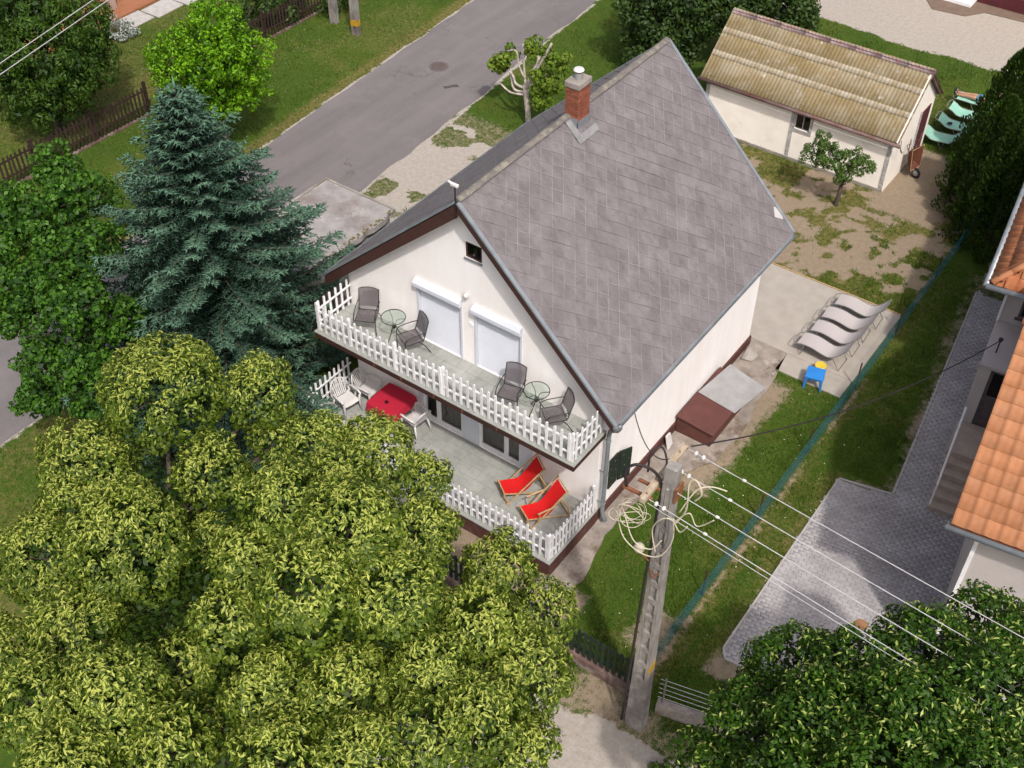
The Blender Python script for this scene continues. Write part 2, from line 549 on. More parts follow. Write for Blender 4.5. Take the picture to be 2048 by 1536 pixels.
MT['asphalt'] = asphalt()


def groundmat():
    """grass, bare soil and gravel; which one lies where comes from the zone attribute, edges broken up by noise"""
    m, n, out = _nodes('ground_cover')
    g = n.nodes.new('ShaderNodeNewGeometry')
    pos = g.outputs['Position']
    a = n.nodes.new('ShaderNodeAttribute')
    a.attribute_name = 'zone'
    sep = n.nodes.new('ShaderNodeSeparateColor')
    n.links.new(a.outputs['Color'], sep.inputs[0])
    n1 = noise(n, pos, 0.5, 6, 0.65)
    n2 = noise(n, pos, 6.5, 5, 0.7)
    n3 = noise(n, pos, 34, 4, 0.7)
    gr = ramp(n, n1, [(0.34, (0.028, 0.074, 0.006)), (0.52, (0.050, 0.100, 0.009)), (0.66, (0.088, 0.105, 0.016))])
    gr = mixc(n, ramp(n, n2, [(0.40, (0, 0, 0)), (0.66, (0.8, 0.8, 0.8))]), gr, (0.086, 0.104, 0.018))
    gr = mixc(n, ramp(n, n3, [(0.42, (0.75, 0.75, 0.75)), (0.58, (0, 0, 0))]), gr, (0.026, 0.046, 0.007))
    dry = ramp(n, n2, [(0.35, (0.082, 0.072, 0.02)), (0.65, (0.185, 0.14, 0.058))])
    fd = math_(n, 'ADD', sep.outputs[2], math_(n, 'MULTIPLY', math_(n, 'SUBTRACT', n2, 0.5), 0.9))
    gr = mixc(n, ramp(n, fd, [(0.35, (0, 0, 0)), (0.75, (0.85, 0.85, 0.85))]), gr, dry)
    so_ = ramp(n, n2, [(0.3, (0.205, 0.158, 0.112)), (0.7, (0.305, 0.245, 0.182))])
    so_ = mixc(n, ramp(n, n3, [(0.45, (0.55, 0.55, 0.55)), (0.62, (0, 0, 0))]), so_, (0.165, 0.12, 0.08))
    fs = math_(n, 'ADD', sep.outputs[0], math_(n, 'ADD', math_(n, 'MULTIPLY', math_(n, 'SUBTRACT', n2, 0.5), 0.9), math_(n, 'MULTIPLY', math_(n, 'SUBTRACT', n3, 0.5), 0.9)))
    c = mixc(n, ramp(n, fs, [(0.36, (0, 0, 0)), (0.60, (1, 1, 1))]), gr, so_)
    gv = ramp(n, n2, [(0.3, (0.275, 0.24, 0.208)), (0.7, (0.375, 0.335, 0.298))])
    gv = mixc(n, ramp(n, noise(n, pos, 24, 3, 0.7), [(0.54, (0, 0, 0)), (0.68, (0.6, 0.6, 0.6))]), gv, (0.20, 0.155, 0.12))
    fg = math_(n, 'ADD', sep.outputs[1], math_(n, 'MULTIPLY', math_(n, 'SUBTRACT', n2, 0.5), 0.6))
    c = mixc(n, ramp(n, fg, [(0.44, (0, 0, 0)), (0.56, (1, 1, 1))]), c, gv)
    p = n.nodes.new('ShaderNodeBsdfPrincipled')
    n.links.new(c, p.inputs['Base Color'])
    p.inputs['Roughness'].default_value = 0.95
    p.inputs['Specular IOR Level'].default_value = 0.125
    b = n.nodes.new('ShaderNodeBump')
    b.inputs['Strength'].default_value = 0.6
    b.inputs['Distance'].default_value = 0.02
    n.links.new(noise(n, pos, 48, 5, 0.75), b.inputs['Height'])
    n.links.new(b.outputs[0], p.inputs['Normal'])
    n.links.new(p.outputs[0], out.inputs[0])
    return m


MT['ground'] = groundmat()


# ------------------------------------------------------------------ ground zones
def vnoise(x, y, s, seed=0):
    x = np.asarray(x, float) * s + 100.3 + seed * 17.1
    y = np.asarray(y, float) * s + 200.7 + seed * 9.7
    xi, yi = np.floor(x), np.floor(y)
    xf, yf = x - xi, y - yi
    xf, yf = xf * xf * (3 - 2 * xf), yf * yf * (3 - 2 * yf)

    def h(a, b):
        t = np.sin(a * 127.1 + b * 311.7 + seed * 74.7) * 43758.5453
        return t - np.floor(t)
    return (h(xi, yi) * (1 - xf) + h(xi + 1, yi) * xf) * (1 - yf) + (h(xi, yi + 1) * (1 - xf) + h(xi + 1, yi + 1) * xf) * yf


def fbm(x, y, s, seed=0):
    return (vnoise(x, y, s, seed) * 0.55 + vnoise(x, y, s * 2.1, seed + 1) * 0.28 + vnoise(x, y, s * 4.3, seed + 2) * 0.17)


def sb(x, y, x0, x1, y0, y1, soft=0.5):
    f = lambda d: np.clip(d / soft + 0.5, 0, 1)
    return np.minimum(np.minimum(f(x - x0), f(x1 - x)), np.minimum(f(y - y0), f(y1 - y)))


ROADL = [(-9.9, -16.0), (-10.5, -3.0), (-10.94, 6.2), (-11.39, 12.2), (-11.91, 21.0), (-12.6, 34.0), (-20, 150)]
ROADR = [(-6.2, -16.0), (-6.5, -7.0), (-6.63, 8.06), (-6.83, 12.9), (-7.5, 20.2), (-7.8, 26.0), (-8.6, 36.0), (-15, 150)]


def edge(pl, y):
    return np.interp(y, [p[1] for p in pl], [p[0] for p in pl])


def zones(x, y):
    nA = fbm(x, y, 0.55, 3)
    nB = fbm(x, y, 1.3, 8)
    nC = fbm(x, y, 0.28, 5)
    xl, xr = edge(ROADL, y), edge(ROADR, y)
    d = np.zeros_like(x)
    g = np.zeros_like(x)
    b = np.zeros_like(x) + np.clip((nC - 0.48) * 2.0, 0, 0.5)
    # yard behind the house: bare soil with weeds
    yard = sb(x, y, -0.6, 10.85, 11.2, 18.0, 0.8)
    nD = fbm(x, y, 3.2, 21)
    weeds = np.clip((0.55 * nB + 0.45 * nD - 0.475 + 0.09 * np.clip((x - 6.5) / 3, 0, 1) + 0.08 * sb(x, y, 1.5, 5.5, 16.0, 17.8, 0.8)) * 9, 0, 1)
    d = np.maximum(d, yard * (1 - 0.8 * weeds))
    d = np.maximum(d, sb(x, y, 7.5, 9.3 + nA, 16.8, 21.2, 0.8))
    b = np.maximum(b, yard * 0.7)
    # strips
    d = np.maximum(d, sb(x, y, 10.88, 10.95 + 0.32 * nB, -3.2, 9.0, 0.3) * (0.2 + 0.9 * nA))
    d = np.maximum(d, sb(x, y, 11.80 + 0.25 * nB, 12.2, -1.9, 5.2, 0.4) * (0.15 + 0.85 * nA))
    b = np.maximum(b, sb(x, y, 11.45, 12.2, -2.2, 5.4, 0.5) * (0.35 + 0.5 * nB))
    b = np.maximum(b, sb(x, y, 10.8, 11.4, -3.2, 9.0, 0.4) * (0.35 + 0.5 * nB))
    d = np.maximum(d, sb(x, y, 12.3, 13.3, 4.6, 5.3, 0.3) * 0.6)
    d = np.maximum(d, sb(x, y, 11.9 - 0.14 * (y - 14) - 0.28 * nB, 13.6, 5, 15.5, 0.4) * (0.2 + 0.7 * nA))
    d = np.maximum(d, sb(x, y, 11.8, 14.5, -2.2, -1.5, 0.4) * 0.7)
    d = np.maximum(d, sb(x, y, 2.0, 8.8, -3.5, -2.0, 0.5) * (0.45 + 0.9 * nA))
    d = np.maximum(d, sb(x, y, 9.9, 10.95, -2.6, -1.2, 0.5) * 0.62)
    d = np.maximum(d, sb(x, y, 8.4, 9.3 + 0.4 * nB, 2.2, 7.4, 0.6) * 0.7)
    d = np.maximum(d, sb(x, y, 8.0, 13.5, -5.2, -3.5, 0.7) * (0.25 + 0.6 * nB))
    d = np.maximum(d, sb(x, y, 6.0, 8.0, 8.0, 12.2, 0.5) * 0.4)
    # road verges
    vl = np.clip(1 - np.abs(x - (xl + 0.02)) / (0.14 + 0.30 * nB), 0, 1)
    vr = np.clip(1 - np.abs(x - (xr - 0.02)) / (0.12 + 0.25 * nB), 0, 1)
    g = np.maximum(g, np.maximum(vl, vr) * 0.9)
    b = np.maximum(b, np.clip(1 - np.abs(x - (xl - 0.3)) / (0.3 + 0.9 * nB), 0, 1) * 0.9)
    # gravel
    drive = sb(x, y, -7.6, -0.3, 6.2, 12.6 + 1.2 * (nA - 0.5) + 0.25 * (x + 6), 0.6)
    tuft = sb(x, y, -6.6, -4.6, 6.9, 8.6, 0.7) * (nB > 0.47)
    tuft2 = sb(x, y, -6.9, -3.5, 11.2, 14.0, 0.8) * np.clip((nB - 0.42) * 8, 0, 1)
    g = np.maximum(g, drive * (1 - np.maximum(tuft, tuft2)))
    d = np.maximum(d, sb(x, y, -7.2, -3.0, 5.0, 13.8, 0.8) * 0.45)
    g = np.maximum(g, sb(x, y, -6, 30, 28.2 + 0.8 * (nA - 0.5), 60, 0.7))
    g = np.maximum(g, sb(x, y, 7.0, 40, -40, -4.75 + 0.9 * (nB - 0.5) + 0.12 * np.clip(x - 9, 0, 9), 0.5))
    # dry grass
    b = np.maximum(b, sb(x, y, -24, -16.3, -3, 11, 1.5) * (0.30 + 0.45 * nA))
    b = np.maximum(b, sb(x, y, -16, -11.4, -6, 30, 1.0) * (0.05 + 0.62 * np.clip((nA - 0.38) * 2.2, 0, 1)))
    b = np.maximum(b, sb(x, y, 8.5, 10.8, -3.4, 8.4, 0.8) * (0.08 + 0.5 * nA * nB * 2))
    b = np.maximum(b, sb(x, y, 11.0, 13.3, 4.5, 17, 0.8) * (0.1 + 0.65 * np.clip((nA - 0.45) * 4, 0, 1)))
    b = np.maximum(b, sb(x, y, -6.6, 0, -16, 0, 1) * (0.3 + 0.5 * nA))
    return d, g, b


def axis(lo, hi, step):
    a = list(np.arange(lo, hi + 1e-6, step))
    t, s_ = a[-1], step
    while t < 420:
        s_ *= 1.5
        t += s_
        a.append(t)
    t, s_ = a[0], step
    pre = []
    while t > -420:
        s_ *= 1.5
        t -= s_
        pre.append(t)
    return np.array(pre[::-1] + a)


gx, gy = axis(-26, 22, 0.2), axis(-14, 37, 0.2)
GX, GY = np.meshgrid(gx, gy)
verts = np.stack([GX.ravel(), GY.ravel(), np.zeros(GX.size)], 1)
nx, ny = len(gx), len(gy)
ii = (np.arange(ny - 1)[:, None] * nx + np.arange(nx - 1)[None, :]).ravel()
faces = np.stack([ii, ii + 1, ii + nx + 1, ii + nx], 1)
me = np_mesh('ground', verts, faces, MT['ground'])
zd, zg, zb = zones(verts[:, 0], verts[:, 1])
at = me.attributes.new('zone', 'FLOAT_COLOR', 'POINT')
at.data.foreach_set('color', np.stack([zd, zg, zb, np.ones_like(zd)], 1).astype(np.float32).ravel())
structure(obj('ground', me))

# road with worn edges
ys = np.concatenate([np.arange(-16, 37, 0.35), np.array([45, 60, 90, 150])])
el = edge(ROADL, ys) + (vnoise(ys, ys * 0, 1.4, 4) - 0.5) * 0.16
er = edge(ROADR, ys) + (vnoise(ys, ys * 0, 1.2, 6) - 0.5) * 0.22
cols = 7
rv = []
for i, y in enumerate(ys):
    for c in range(cols):
        t = c / (cols - 1)
        rv.append((el[i] * (1 - t) + er[i] * t, y, 0.006 + 0.03 * math.sin(PI * t)))
rf = [(i * cols + c, i * cols + c + 1, (i + 1) * cols + c + 1, (i + 1) * cols + c) for i in range(len(ys) - 1) for c in range(cols - 1)]
structure(B().add(rv, rf).build('road', MT['asphalt'], smooth=True))


def blob(name, poly, z, m, thick=0.03, jit=0.06, seg=0.35):
    """a thin irregular slab from an outline"""
    r = random.Random(len(poly) * 31 + int(z * 1000))
    pts = []
    for i in range(len(poly)):
        a, b2 = Vector(poly[i]).to_2d(), Vector(poly[(i + 1) % len(poly)]).to_2d()
        n_ = max(1, int((b2 - a).length / seg))
        for q in range(n_):
            p = a.lerp(b2, q / n_)
            pts.append((p.x + r.uniform(-jit, jit), p.y + r.uniform(-jit, jit), z - thick))
    bb = B()
    bb.prism(pts, (0, 0, 0), (0, 0, thick))
    return bb.build(name, m)


# concrete strip along the house, patio slab
MT['patio'] = mat('patio_concrete', (0.44, 0.395, 0.35), (0.37, 0.33, 0.29), 2.2, 0.95, 0.35, 55)
MT['oldpath'] = mat('old_concrete', (0.37, 0.32, 0.28), (0.24, 0.20, 0.175), 2.4, 0.95, 0.6, 40, patch=(0.18, 0.13, 0.10), pscale=1.3, pth=(0.52, 0.64), patch2=(0.46, 0.42, 0.38), p2scale=2.2, p2th=(0.55, 0.7))
structure(blob('path', [(7.4, -2.5), (8.25, -2.35), (8.35, -1.6), (8.05, -0.2), (8.1, 1.6), (8.5, 2.6), (9.05, 3.6), (9.15, 5.0), (8.95, 6.3), (8.85, 7.9), (8.7, 8.7), (7.4, 8.7)], 0.03, MT['oldpath'], 0.06, 0.05))
pt = B().box(6.2, 8.55, -0.02, 10.72, 12.05, 0.045)
po = structure(pt.build('patio', MT['patio'], bevel=0.01))
B().box(6.2, 12.056, -0.02, 10.72, 12.10, 0.06).build('edging_board', MT['bamboo'], po)
B().box(8.72, 7.75, -0.02, 10.70, 8.545, 0.03).build('concrete_apron', MT['patio'], po)

# far gravel yard belongs to the ground; apron of the house beyond it
structure(B().prism([(4.0, 31.7, 0), (5.35, 31.9, 0), (5.9, 32.7, 0), (12, 33.2, 0), (12, 34.5, 0), (2.9, 34.3, 0), (3.0, 33.0, 0)], (0, 0, -0.02), (0, 0, 0.05)).build('pavement', mat('brown_apron', (0.20, 0.14, 0.105), None, 3, 0.95, 0.3)))

# ------------------------------------------------------------------ paved drive next door
NTH = math.radians(7.5)
NO = Vector((13.84, 7.74, 0))
NX = Vector((math.cos(NTH), math.sin(NTH), 0))
NY = Vector((-math.sin(NTH), math.cos(NTH), 0))


def nl(a, b, z=0.0):
    p = NO + NX * a + NY * b
    return (p.x, p.y, z)


def inside(p, poly):
    c = False
    n_ = len(poly)
    for i in range(n_):
        x1, y1 = poly[i]
        x2, y2 = poly[(i + 1) % n_]
        if (y1 > p[1]) != (y2 > p[1]) and p[0] < (x2 - x1) * (p[1] - y1) / (y2 - y1) + x1:
            c = not c
    return c


P1 = [(11.98, 4.92), (13.33, 5.2), (14.2, 5.3), (17.0, 5.7), (18.0, -0.9), (12.66, -1.56), (12.14, -1.56), (12.03, -1.35)]
P2 = [(13.33, 5.2), (12.18, 14.46), (14.2, 14.75), (14.5, 5.3)]
drive = structure(B().prism([(*p, 0) for p in P1], (0, 0, -0.02), (0, 0, 0.036)).build('driveway', MT['joint']))
B().prism([(*p, 0) for p in P2], (0, 0, -0.02), (0, 0, 0.034)).build('path_bed', MT['joint'], drive)
pv = B()
tw, th_ = 0.194, 0.094
for zt, s_ in ((0.0, 1.0), (0.024, 1.0), (0.03, 0.95)):
    e = 0.003 if zt > 0.025 else 0
    pv.v += [(-tw / 2 + e, -th_ / 2 + e, zt), (tw / 2 - e, -th_ / 2 + e, zt), (tw / 2 - e, th_ / 2 - e, zt), (-tw / 2 + e, th_ / 2 - e, zt)]
for r_ in range(2):
    for q in range(4):
        pv.f.append((r_ * 4 + q, r_ * 4 + (q + 1) % 4, r_ * 4 + 4 + (q + 1) % 4, r_ * 4 + 4 + q))
pv.f.append((8, 9, 10, 11))
PAVME = pv.mesh('paver', MT['paver'])
def halfclip(poly, a, c):
    """keep the part of a polygon left of the line a->c"""
    f_ = lambda p: (c[0] - a[0]) * (p[1] - a[1]) - (c[1] - a[1]) * (p[0] - a[0])
    out = []
    for i in range(len(poly)):
        p, q = poly[i], poly[(i + 1) % len(poly)]
        fp, fq = f_(p), f_(q)
        if fp >= 0:
            out.append(p)
        if (fp >= 0) != (fq >= 0):
            u = fp / (fp - fq)
            out.append((p[0] + (q[0] - p[0]) * u, p[1] + (q[1] - p[1]) * u))
    return out


EDGES = [((11.985, 5.0), (12.03, -1.4)), ((13.33, 5.22), (12.165, 14.6))]
cutp = B()
for j in range(-100, 80):
    for i in range(-25, 25):
        a, b_ = i * 0.2 + (0.1 if j % 2 else 0), j * 0.1
        q4 = [nl(a + sx * tw / 2, b_ + sy * th_ / 2)[:2] for sx, sy in ((-1, -1), (1, -1), (1, 1), (-1, 1))]
        ctr = nl(a, b_)
        for ei, (e0, e1) in enumerate(EDGES):
            if not (min(e0[1], e1[1]) < ctr[1] < max(e0[1], e1[1])):
                continue
            if ei == 0 and ctr[1] > 4.9 or ei == 1 and ctr[1] < 5.3:
                continue
            ln_ = math.hypot(e1[0] - e0[0], e1[1] - e0[1])
            dist = abs((e1[0] - e0[0]) * (ctr[1] - e0[1]) - (e1[1] - e0[1]) * (ctr[0] - e0[0])) / ln_
            if dist > .12:
                continue
            pl = halfclip(q4, *((e0, e1) if ei == 0 else (e1, e0)))
            inn = inside(ctr[:2], P1 if ei == 0 else P2)
            if 3 <= len(pl) and not inn:
                cutp.prism([(x, y, 0.008) for x, y in pl], (0, 0, 0), (0, 0, 0.029))
cells = []
for j in range(-100, 80):
    for i in range(-25, 25):
        a = i * 0.2 + (0.1 if j % 2 else 0)
        b_ = j * 0.1
        p = nl(a, b_)
        in1 = inside(p[:2], P1)
        if in1 or inside(p[:2], P2):
            if a > 0.0 and b_ > 0.2:
                continue
            cells.append((p[0], p[1], in1))
# the largest in the picture: the sunlit near part of the drive
cells.sort(key=lambda c: (c[0] - 13.3) ** 2 * 0.8 + (c[1] - 1.2) ** 2 * 0.55)
V, F, TN = [], [], []
pvv = np.array(pv.v)
cth, sth = math.cos(NTH), math.sin(NTH)
for i, c in enumerate(cells):
    z = 0.008 + random.uniform(-0.002, 0.002)
    rz = NTH + random.uniform(-0.012, 0.012)
    if i < 300:
        obj('paver', PAVME, drive, loc=(c[0], c[1], z), rot=(random.uniform(-.006, .006), random.uniform(-.006, .006), rz))
    else:
        q = pvv.copy()
        x = q[:, 0] * math.cos(rz) - q[:, 1] * math.sin(rz) + c[0]
        y = q[:, 0] * math.sin(rz) + q[:, 1] * math.cos(rz) + c[1]
        n0 = len(V) * 12
        V.append(np.stack([x, y, q[:, 2] + z], 1))
        F.append(np.array(pv.f) + n0)
        TN += [random.random()] * len(pv.f)

stuff(obj('paver_field', np_mesh('paver_field', np.concatenate(V), np.concatenate(F), MT['paver_f'], np.array(TN)), drive))
stuff(cutp.build('cut_pavers', MT['paver'], drive))
kb = [((11.955, 4.93), (12.0, -1.38)), ((12.0, -1.38), (12.16, -1.6)), ((12.16, -1.6), (18, -0.95)), ((11.955, 4.95), (13.31, 5.25)), ((13.29, 5.25), (12.14, 14.48))]
for a, b_ in kb:
    B().bar((*a, 0.02), (*b_, 0.02), 0.05, 0.07).build('kerb_stone', MT['kerb'], drive)
tag(B().lathe([(0.15, 0), (0.15, 0.02), (0.13, 0.025), (0.12, 0.02)], (14.28, 1.05, 0.036), 24).build('manhole_cover', MT['manhole']), 'small round rust-brown cover set in the grey paving', 'manhole')
t = T('manhole_cover', 'larger dark round cover sunk in the asphalt of the road', 'manhole', (-9.6, 15.6, 0.036))
B().lathe([(0.38, -0.01), (0.38, 0.012), (0.30, 0.012)], n=28).build('rim', mat('worn_asphalt', (0.15, 0.125, 0.125), None, 8, 0.95, 0.4), t)
B().lathe([(0.28, 0), (0.28, 0.02), (0.25, 0.026)], n=28).build('lid', MT['castiron'], t)
# patch of old repair on the road
structure(blob('road_patch', [(-8.6, 14.5), (-8.2, 14.95), (-8.05, 14.9), (-8.35, 14.45)], 0.034, mat('tar', (0.09, 0.075, 0.078), None, 9, 0.85, 0.3), 0.012, 0.04, 0.2))
# stepping slabs behind the neighbour's house
for i, p in enumerate(((12.42, 15.3), (12.3, 16.1), (12.25, 16.95))):
    tag(B().box(-0.33, -0.33, 0, 0.33, 0.33, 0.045).build('stepping_slab', MT['concrete'], loc=(*p, 0.0), rot=(0, 0, 0.2 + 0.1 * i), bevel=0.01),
        ['beige stepping slab nearest the end of the paved path', 'middle beige stepping slab by the corner of the orange roof', 'farthest beige stepping slab in the grass behind the orange-roofed house'][i], 'slab', 'stepping slabs')


# ------------------------------------------------------------------ the main house
W, L, H0, H1 = 7.6, 8.24, 0.557, 3.385
XR, ZR = 3.82, 8.27
YF, YB = -0.31, 8.54
house = T('house', 'white gabled house with grey slate roof, balcony and terrace', 'house')


def face_holes(b, outer, holes, y, depth):
    """vertical wall at y with holes (x0,z0,x1,z1); reveals run to y+depth"""
    loops = [[Vector((x, y, z)) for x, z in outer]]
    for x0, z0, x1, z1 in holes:
        loops.append([Vector(p) for p in ((x0, y, z0), (x1, y, z0), (x1, y, z1), (x0, y, z1))])
    flat = [p for l in loops for p in l]
    b.add(flat, [tuple(t) for t in tessellate_polygon(loops)])
    for x0, z0, x1, z1 in holes:
        c = [(x0, z0), (x1, z0), (x1, z1), (x0, z1)]
        for i in range(4):
            (xa, za), (xb, zb2) = c[i], c[(i + 1) % 4]
            b.add([(xa, y, za), (xb, y, zb2), (xb, y + depth, zb2), (xa, y + depth, za)], [(0, 1, 2, 3)])


DA, DB = (2.25, H0, 3.53, 2.66), (4.06, H0, 5.36, 2.66)
SA, SB_ = (2.30, H1, 3.58, 5.08), (4.03, H1, 5.31, 5.08)
GW = (3.76, 6.58, 4.22, 7.02)
b = B()
zl, zrt, zp = 4.58, 4.40, 8.06
face_holes(b, [(0, 0), (W, 0), (W, zrt), (XR, zp), (0, zl)], [DA, DB, SA, SB_, GW], 0.0, 0.16)
b.add([(W, 0, 0), (W, L, 0), (W, L, zrt), (W, 0, zrt)], [(0, 1, 2, 3)])
b.add([(0, 0, 0), (0, L, 0), (0, L, zl), (0, 0, zl)], [(3, 2, 1, 0)])
b.add([(0, L, 0), (W, L, 0), (W, L, zrt), (XR, L, zp), (0, L, zl)], [(4, 3, 2, 1, 0)])
b.build('wall', MT['stucco'], house)
# window of the upper attic
f = B()
x0, z0, x1, z1 = GW
for a in ((x0, z0, x1, z0 + .05), (x0, z1 - .05, x1, z1), (x0, z0 + .05, x0 + .05, z1 - .05), (x1 - .05, z0 + .05, x1, z1 - .05)):
    f.box(a[0], 0.02, a[1], a[2], 0.07, a[3])
wn = f.build('window', MT['brownwood'], house)
B().box(x0 + .05, .04, z0 + .05, x1 - .05, .05, z1 - .05).build('pane', MT['dkglass'], wn)
B().box(x0 - .02, -.04, z0 - .04, x1 + .02, .02, z0 - .002).build('sill', MT['zinc'], wn)
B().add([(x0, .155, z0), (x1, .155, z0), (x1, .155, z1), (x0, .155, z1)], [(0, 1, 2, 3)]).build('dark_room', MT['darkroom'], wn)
B().lathe([(.05, 0), (.065, .05), (.03, .1), (.05, .16)], (x0 + .2, .1, z0 + .05), 10).build('vase', MT['porcelain'], wn)


def glass_door(rect, narrow_left):
    x0, z0, x1, z1 = rect
    fr = B()
    w_ = x1 - x0
    m = x0 + (0.40 if narrow_left else w_ - 0.40 - 0.14)
    rects = [(x0, z0, x0 + .075, z1), (x1 - .075, z0, x1, z1), (x0 + .075, z1 - .08, x1 - .075, z1), (x0 + .075, z0, m, z0 + .15), (m + .14, z0, x1 - .075, z0 + .15), (m, z0, m + .14, z1 - .08)]
    for a in rects:
        fr.box(a[0], .03, a[1], a[2], .10, a[3])
    d = fr.build('glass_door', MT['white'], house, bevel=.004)
    for a, c in ((x0 + .075, m), (m + .14, x1 - .075)):
        B().box(a, .06, z0 + .15, c, .07, z1 - .08).build('pane', MT['dkglass'], d)
    cu = B()
    n_ = 26
    for k0, k1 in ((x0 + .08, x0 + w_ * .42), (x0 + w_ * .55, x1 - .08)):
        xs_ = [k0 + (k1 - k0) * i / n_ for i in range(n_ + 1)]
        cu.add([(x, .20 + .025 * math.sin(i * 1.7), zz) for i, x in enumerate(xs_) for zz in (z0 + .06, z1)],
               [(2 * i, 2 * i + 2, 2 * i + 3, 2 * i + 1) for i in range(n_)])
    cu.build('curtain', MT['curtain'], d, smooth=True)
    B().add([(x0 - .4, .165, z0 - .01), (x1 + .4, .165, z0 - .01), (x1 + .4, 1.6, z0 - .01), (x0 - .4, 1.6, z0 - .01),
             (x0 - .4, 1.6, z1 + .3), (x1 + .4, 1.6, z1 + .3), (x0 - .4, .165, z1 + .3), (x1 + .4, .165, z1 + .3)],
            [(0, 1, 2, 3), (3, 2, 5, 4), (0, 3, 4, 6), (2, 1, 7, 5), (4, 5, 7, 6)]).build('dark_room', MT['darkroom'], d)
    B().box(m + .04, .0, z0 + 1.0, m + .07, .03, z0 + 1.14).build('handle', MT['zinc'], d)


glass_door(DA, True)
glass_door(DB, False)
for a, c in ((3.535, 4.055), (5.365, 5.72), (2.10, 2.245)):
    B().box(a, -.022, H0 + .03, c, -.002, 3.18).build('wall_panel', MT['shutter'], house, bevel=.004)

for rect in (SA, SB_):
    x0, z0, x1, z1 = rect
    cu = B()
    n_ = 34
    prof = []
    for i in range(n_):
        za, zb2 = z0 + (z1 - z0) * i / n_, z0 + (z1 - z0) * (i + 1) / n_
        prof += [(.05, za), (.036, (za + zb2) / 2), (.05, zb2 - .004)]
    cu.add([(x, y, z) for y, z in prof for x in (x0 + .01, x1 - .01)], [(2 * i, 2 * i + 1, 2 * i + 3, 2 * i + 2) for i in range(len(prof) - 1)])
    s_ = cu.build('roller_shutter', MT['shutter'], house)
    bx_ = B()
    pr = [(-.0, 5.08), (-.13, 5.08), (-.145, 5.11), (-.145, 5.21), (-.09, 5.29), (0, 5.29)]
    bx_.prism([(x0 - .06, y, z) for y, z in pr], (0, 0, 0), (x1 - x0 + .12, 0, 0))
    bx_.build('shutter_box', MT['shutter'], s_)
    for xa in (x0 - .045, x1 - .01):
        B().box(xa, -.025, z0, xa + .055, .03, 5.078).build('guide_rail', MT['shutter'], s_)
B().lathe([(.035, 0), (.035, .02), (.06, .04), (.07, .09), (.05, .14), (.015, .155)], (3.80, -.085, 5.44), 14).build('wall_lamp', MT['porcelain'], house, smooth=True)
B().lathe([(.085, -.03), (.085, 0), (.06, .012)], n=18).build('vent_cover', MT['white'], house, loc=(3.88, -.004, 4.62), rot=(PI / 2, 0, 0))

# plinth, terrace, balcony
b = B()
b.box(W + .002, .0, 0, W + .05, L + .05, .33)
b.box(-.05, .0, 0, -.002, L + .05, .33)
b.box(-.002, L + .002, 0, W + .002, L + .05, .33)
b.build('plinth', MT['plinth'], house)


def floor_tiles(parent, x0, x1, y0, y1, z, step=.33):
    cache = {}
    nx_, ny_ = int(math.ceil((x1 - x0) / step)), int(math.ceil((y1 - y0) / step))
    for i in range(nx_):
        for j in range(ny_):
            w_ = min(step, x1 - x0 - i * step) - .008
            h_ = min(step, y1 - y0 - j * step) - .008
            if w_ < .02 or h_ < .02:
                continue
            key = (round(w_, 3), round(h_, 3))
            if key not in cache:
                cache[key] = B().box(0, 0, 0, w_, h_, .012).mesh('floor_tile', MT['deck'])
            obj('floor_tile', cache[key], parent, loc=(x0 + i * step + .004, y1 - j * step - h_ - .004, z - .012 + random.uniform(-.001, .001)))


TX0, TX1, TY = -.3, W + .06, -2.06
b = B().box(TX0, TY, 0, TX1, -.004, H0 - .05)
b.box(3.0, -2.95, 0, 4.27, TY - .003, H0 - .055)
for i in range(2):
    b.box(3.1, -3.25 - .3 * i, 0, 4.17, -2.953 - .3 * i, .36 - .18 * i)
ter = b.build('terrace', MT['plinth'], house)
B().box(TX0 - .02, TY - .025, H0 - .048, TX1 + .02, -.004, H0 - .009).build('screed', MT['grout'], ter)
B().box(3.0, -2.97, H0 - .053, 4.29, TY - .028, H0 - .004).build('landing_top', MT['grout'], ter)
floor_tiles(ter, TX0, TX1, TY, -.006, H0)
bal = B().box(0.0, -1.34, H1 - .19, W + .12, -.004, H1 - .035).build('balcony', MT['stucco'], house)
e = B()
e.box(-.02, -1.365, H1 - .20, W + .145, -1.342, H1 - .03)
e.box(W + .122, -1.342, H1 - .20, W + .145, -.004, H1 - .03)
e.box(-.02, -1.342, H1 - .20, -.002, -.004, H1 - .03)
e.build('edge_board', MT['brownwood'], bal)
B().box(-.03, -1.38, H1 - .0295, W + .16, -.004, H1 - .009).build('screed', MT['grout'], bal)
floor_tiles(bal, -.02, W + .15, -1.37, -.006, H1)
for x in (1.9, 2.75, 3.75, 4.6, 5.6):
    B().box(x, -1.374, H1 - .16, x + .035, -1.366, H1 - .05).build('bracket', MT['rust'], bal)

# roof
AR = math.atan2(ZR - 4.06, 8.12 - XR)
AL = math.atan2(ZR - 4.29, XR + .49)
LR = math.hypot(ZR - 4.06, 8.12 - XR)
LL = math.hypot(ZR - 4.29, XR + .49)


def rp(side, t, s_, h=0.0):
    if side > 0:
        c, n_ = math.cos(AR), math.sin(AR)
        return Vector((8.12 - s_ * c + h * n_, YF + t, 4.06 + s_ * n_ + h * c))
    c, n_ = math.cos(AL), math.sin(AL)
    return Vector((-.49 + s_ * c - h * n_, YB - t, 4.29 + s_ * n_ + h * c))


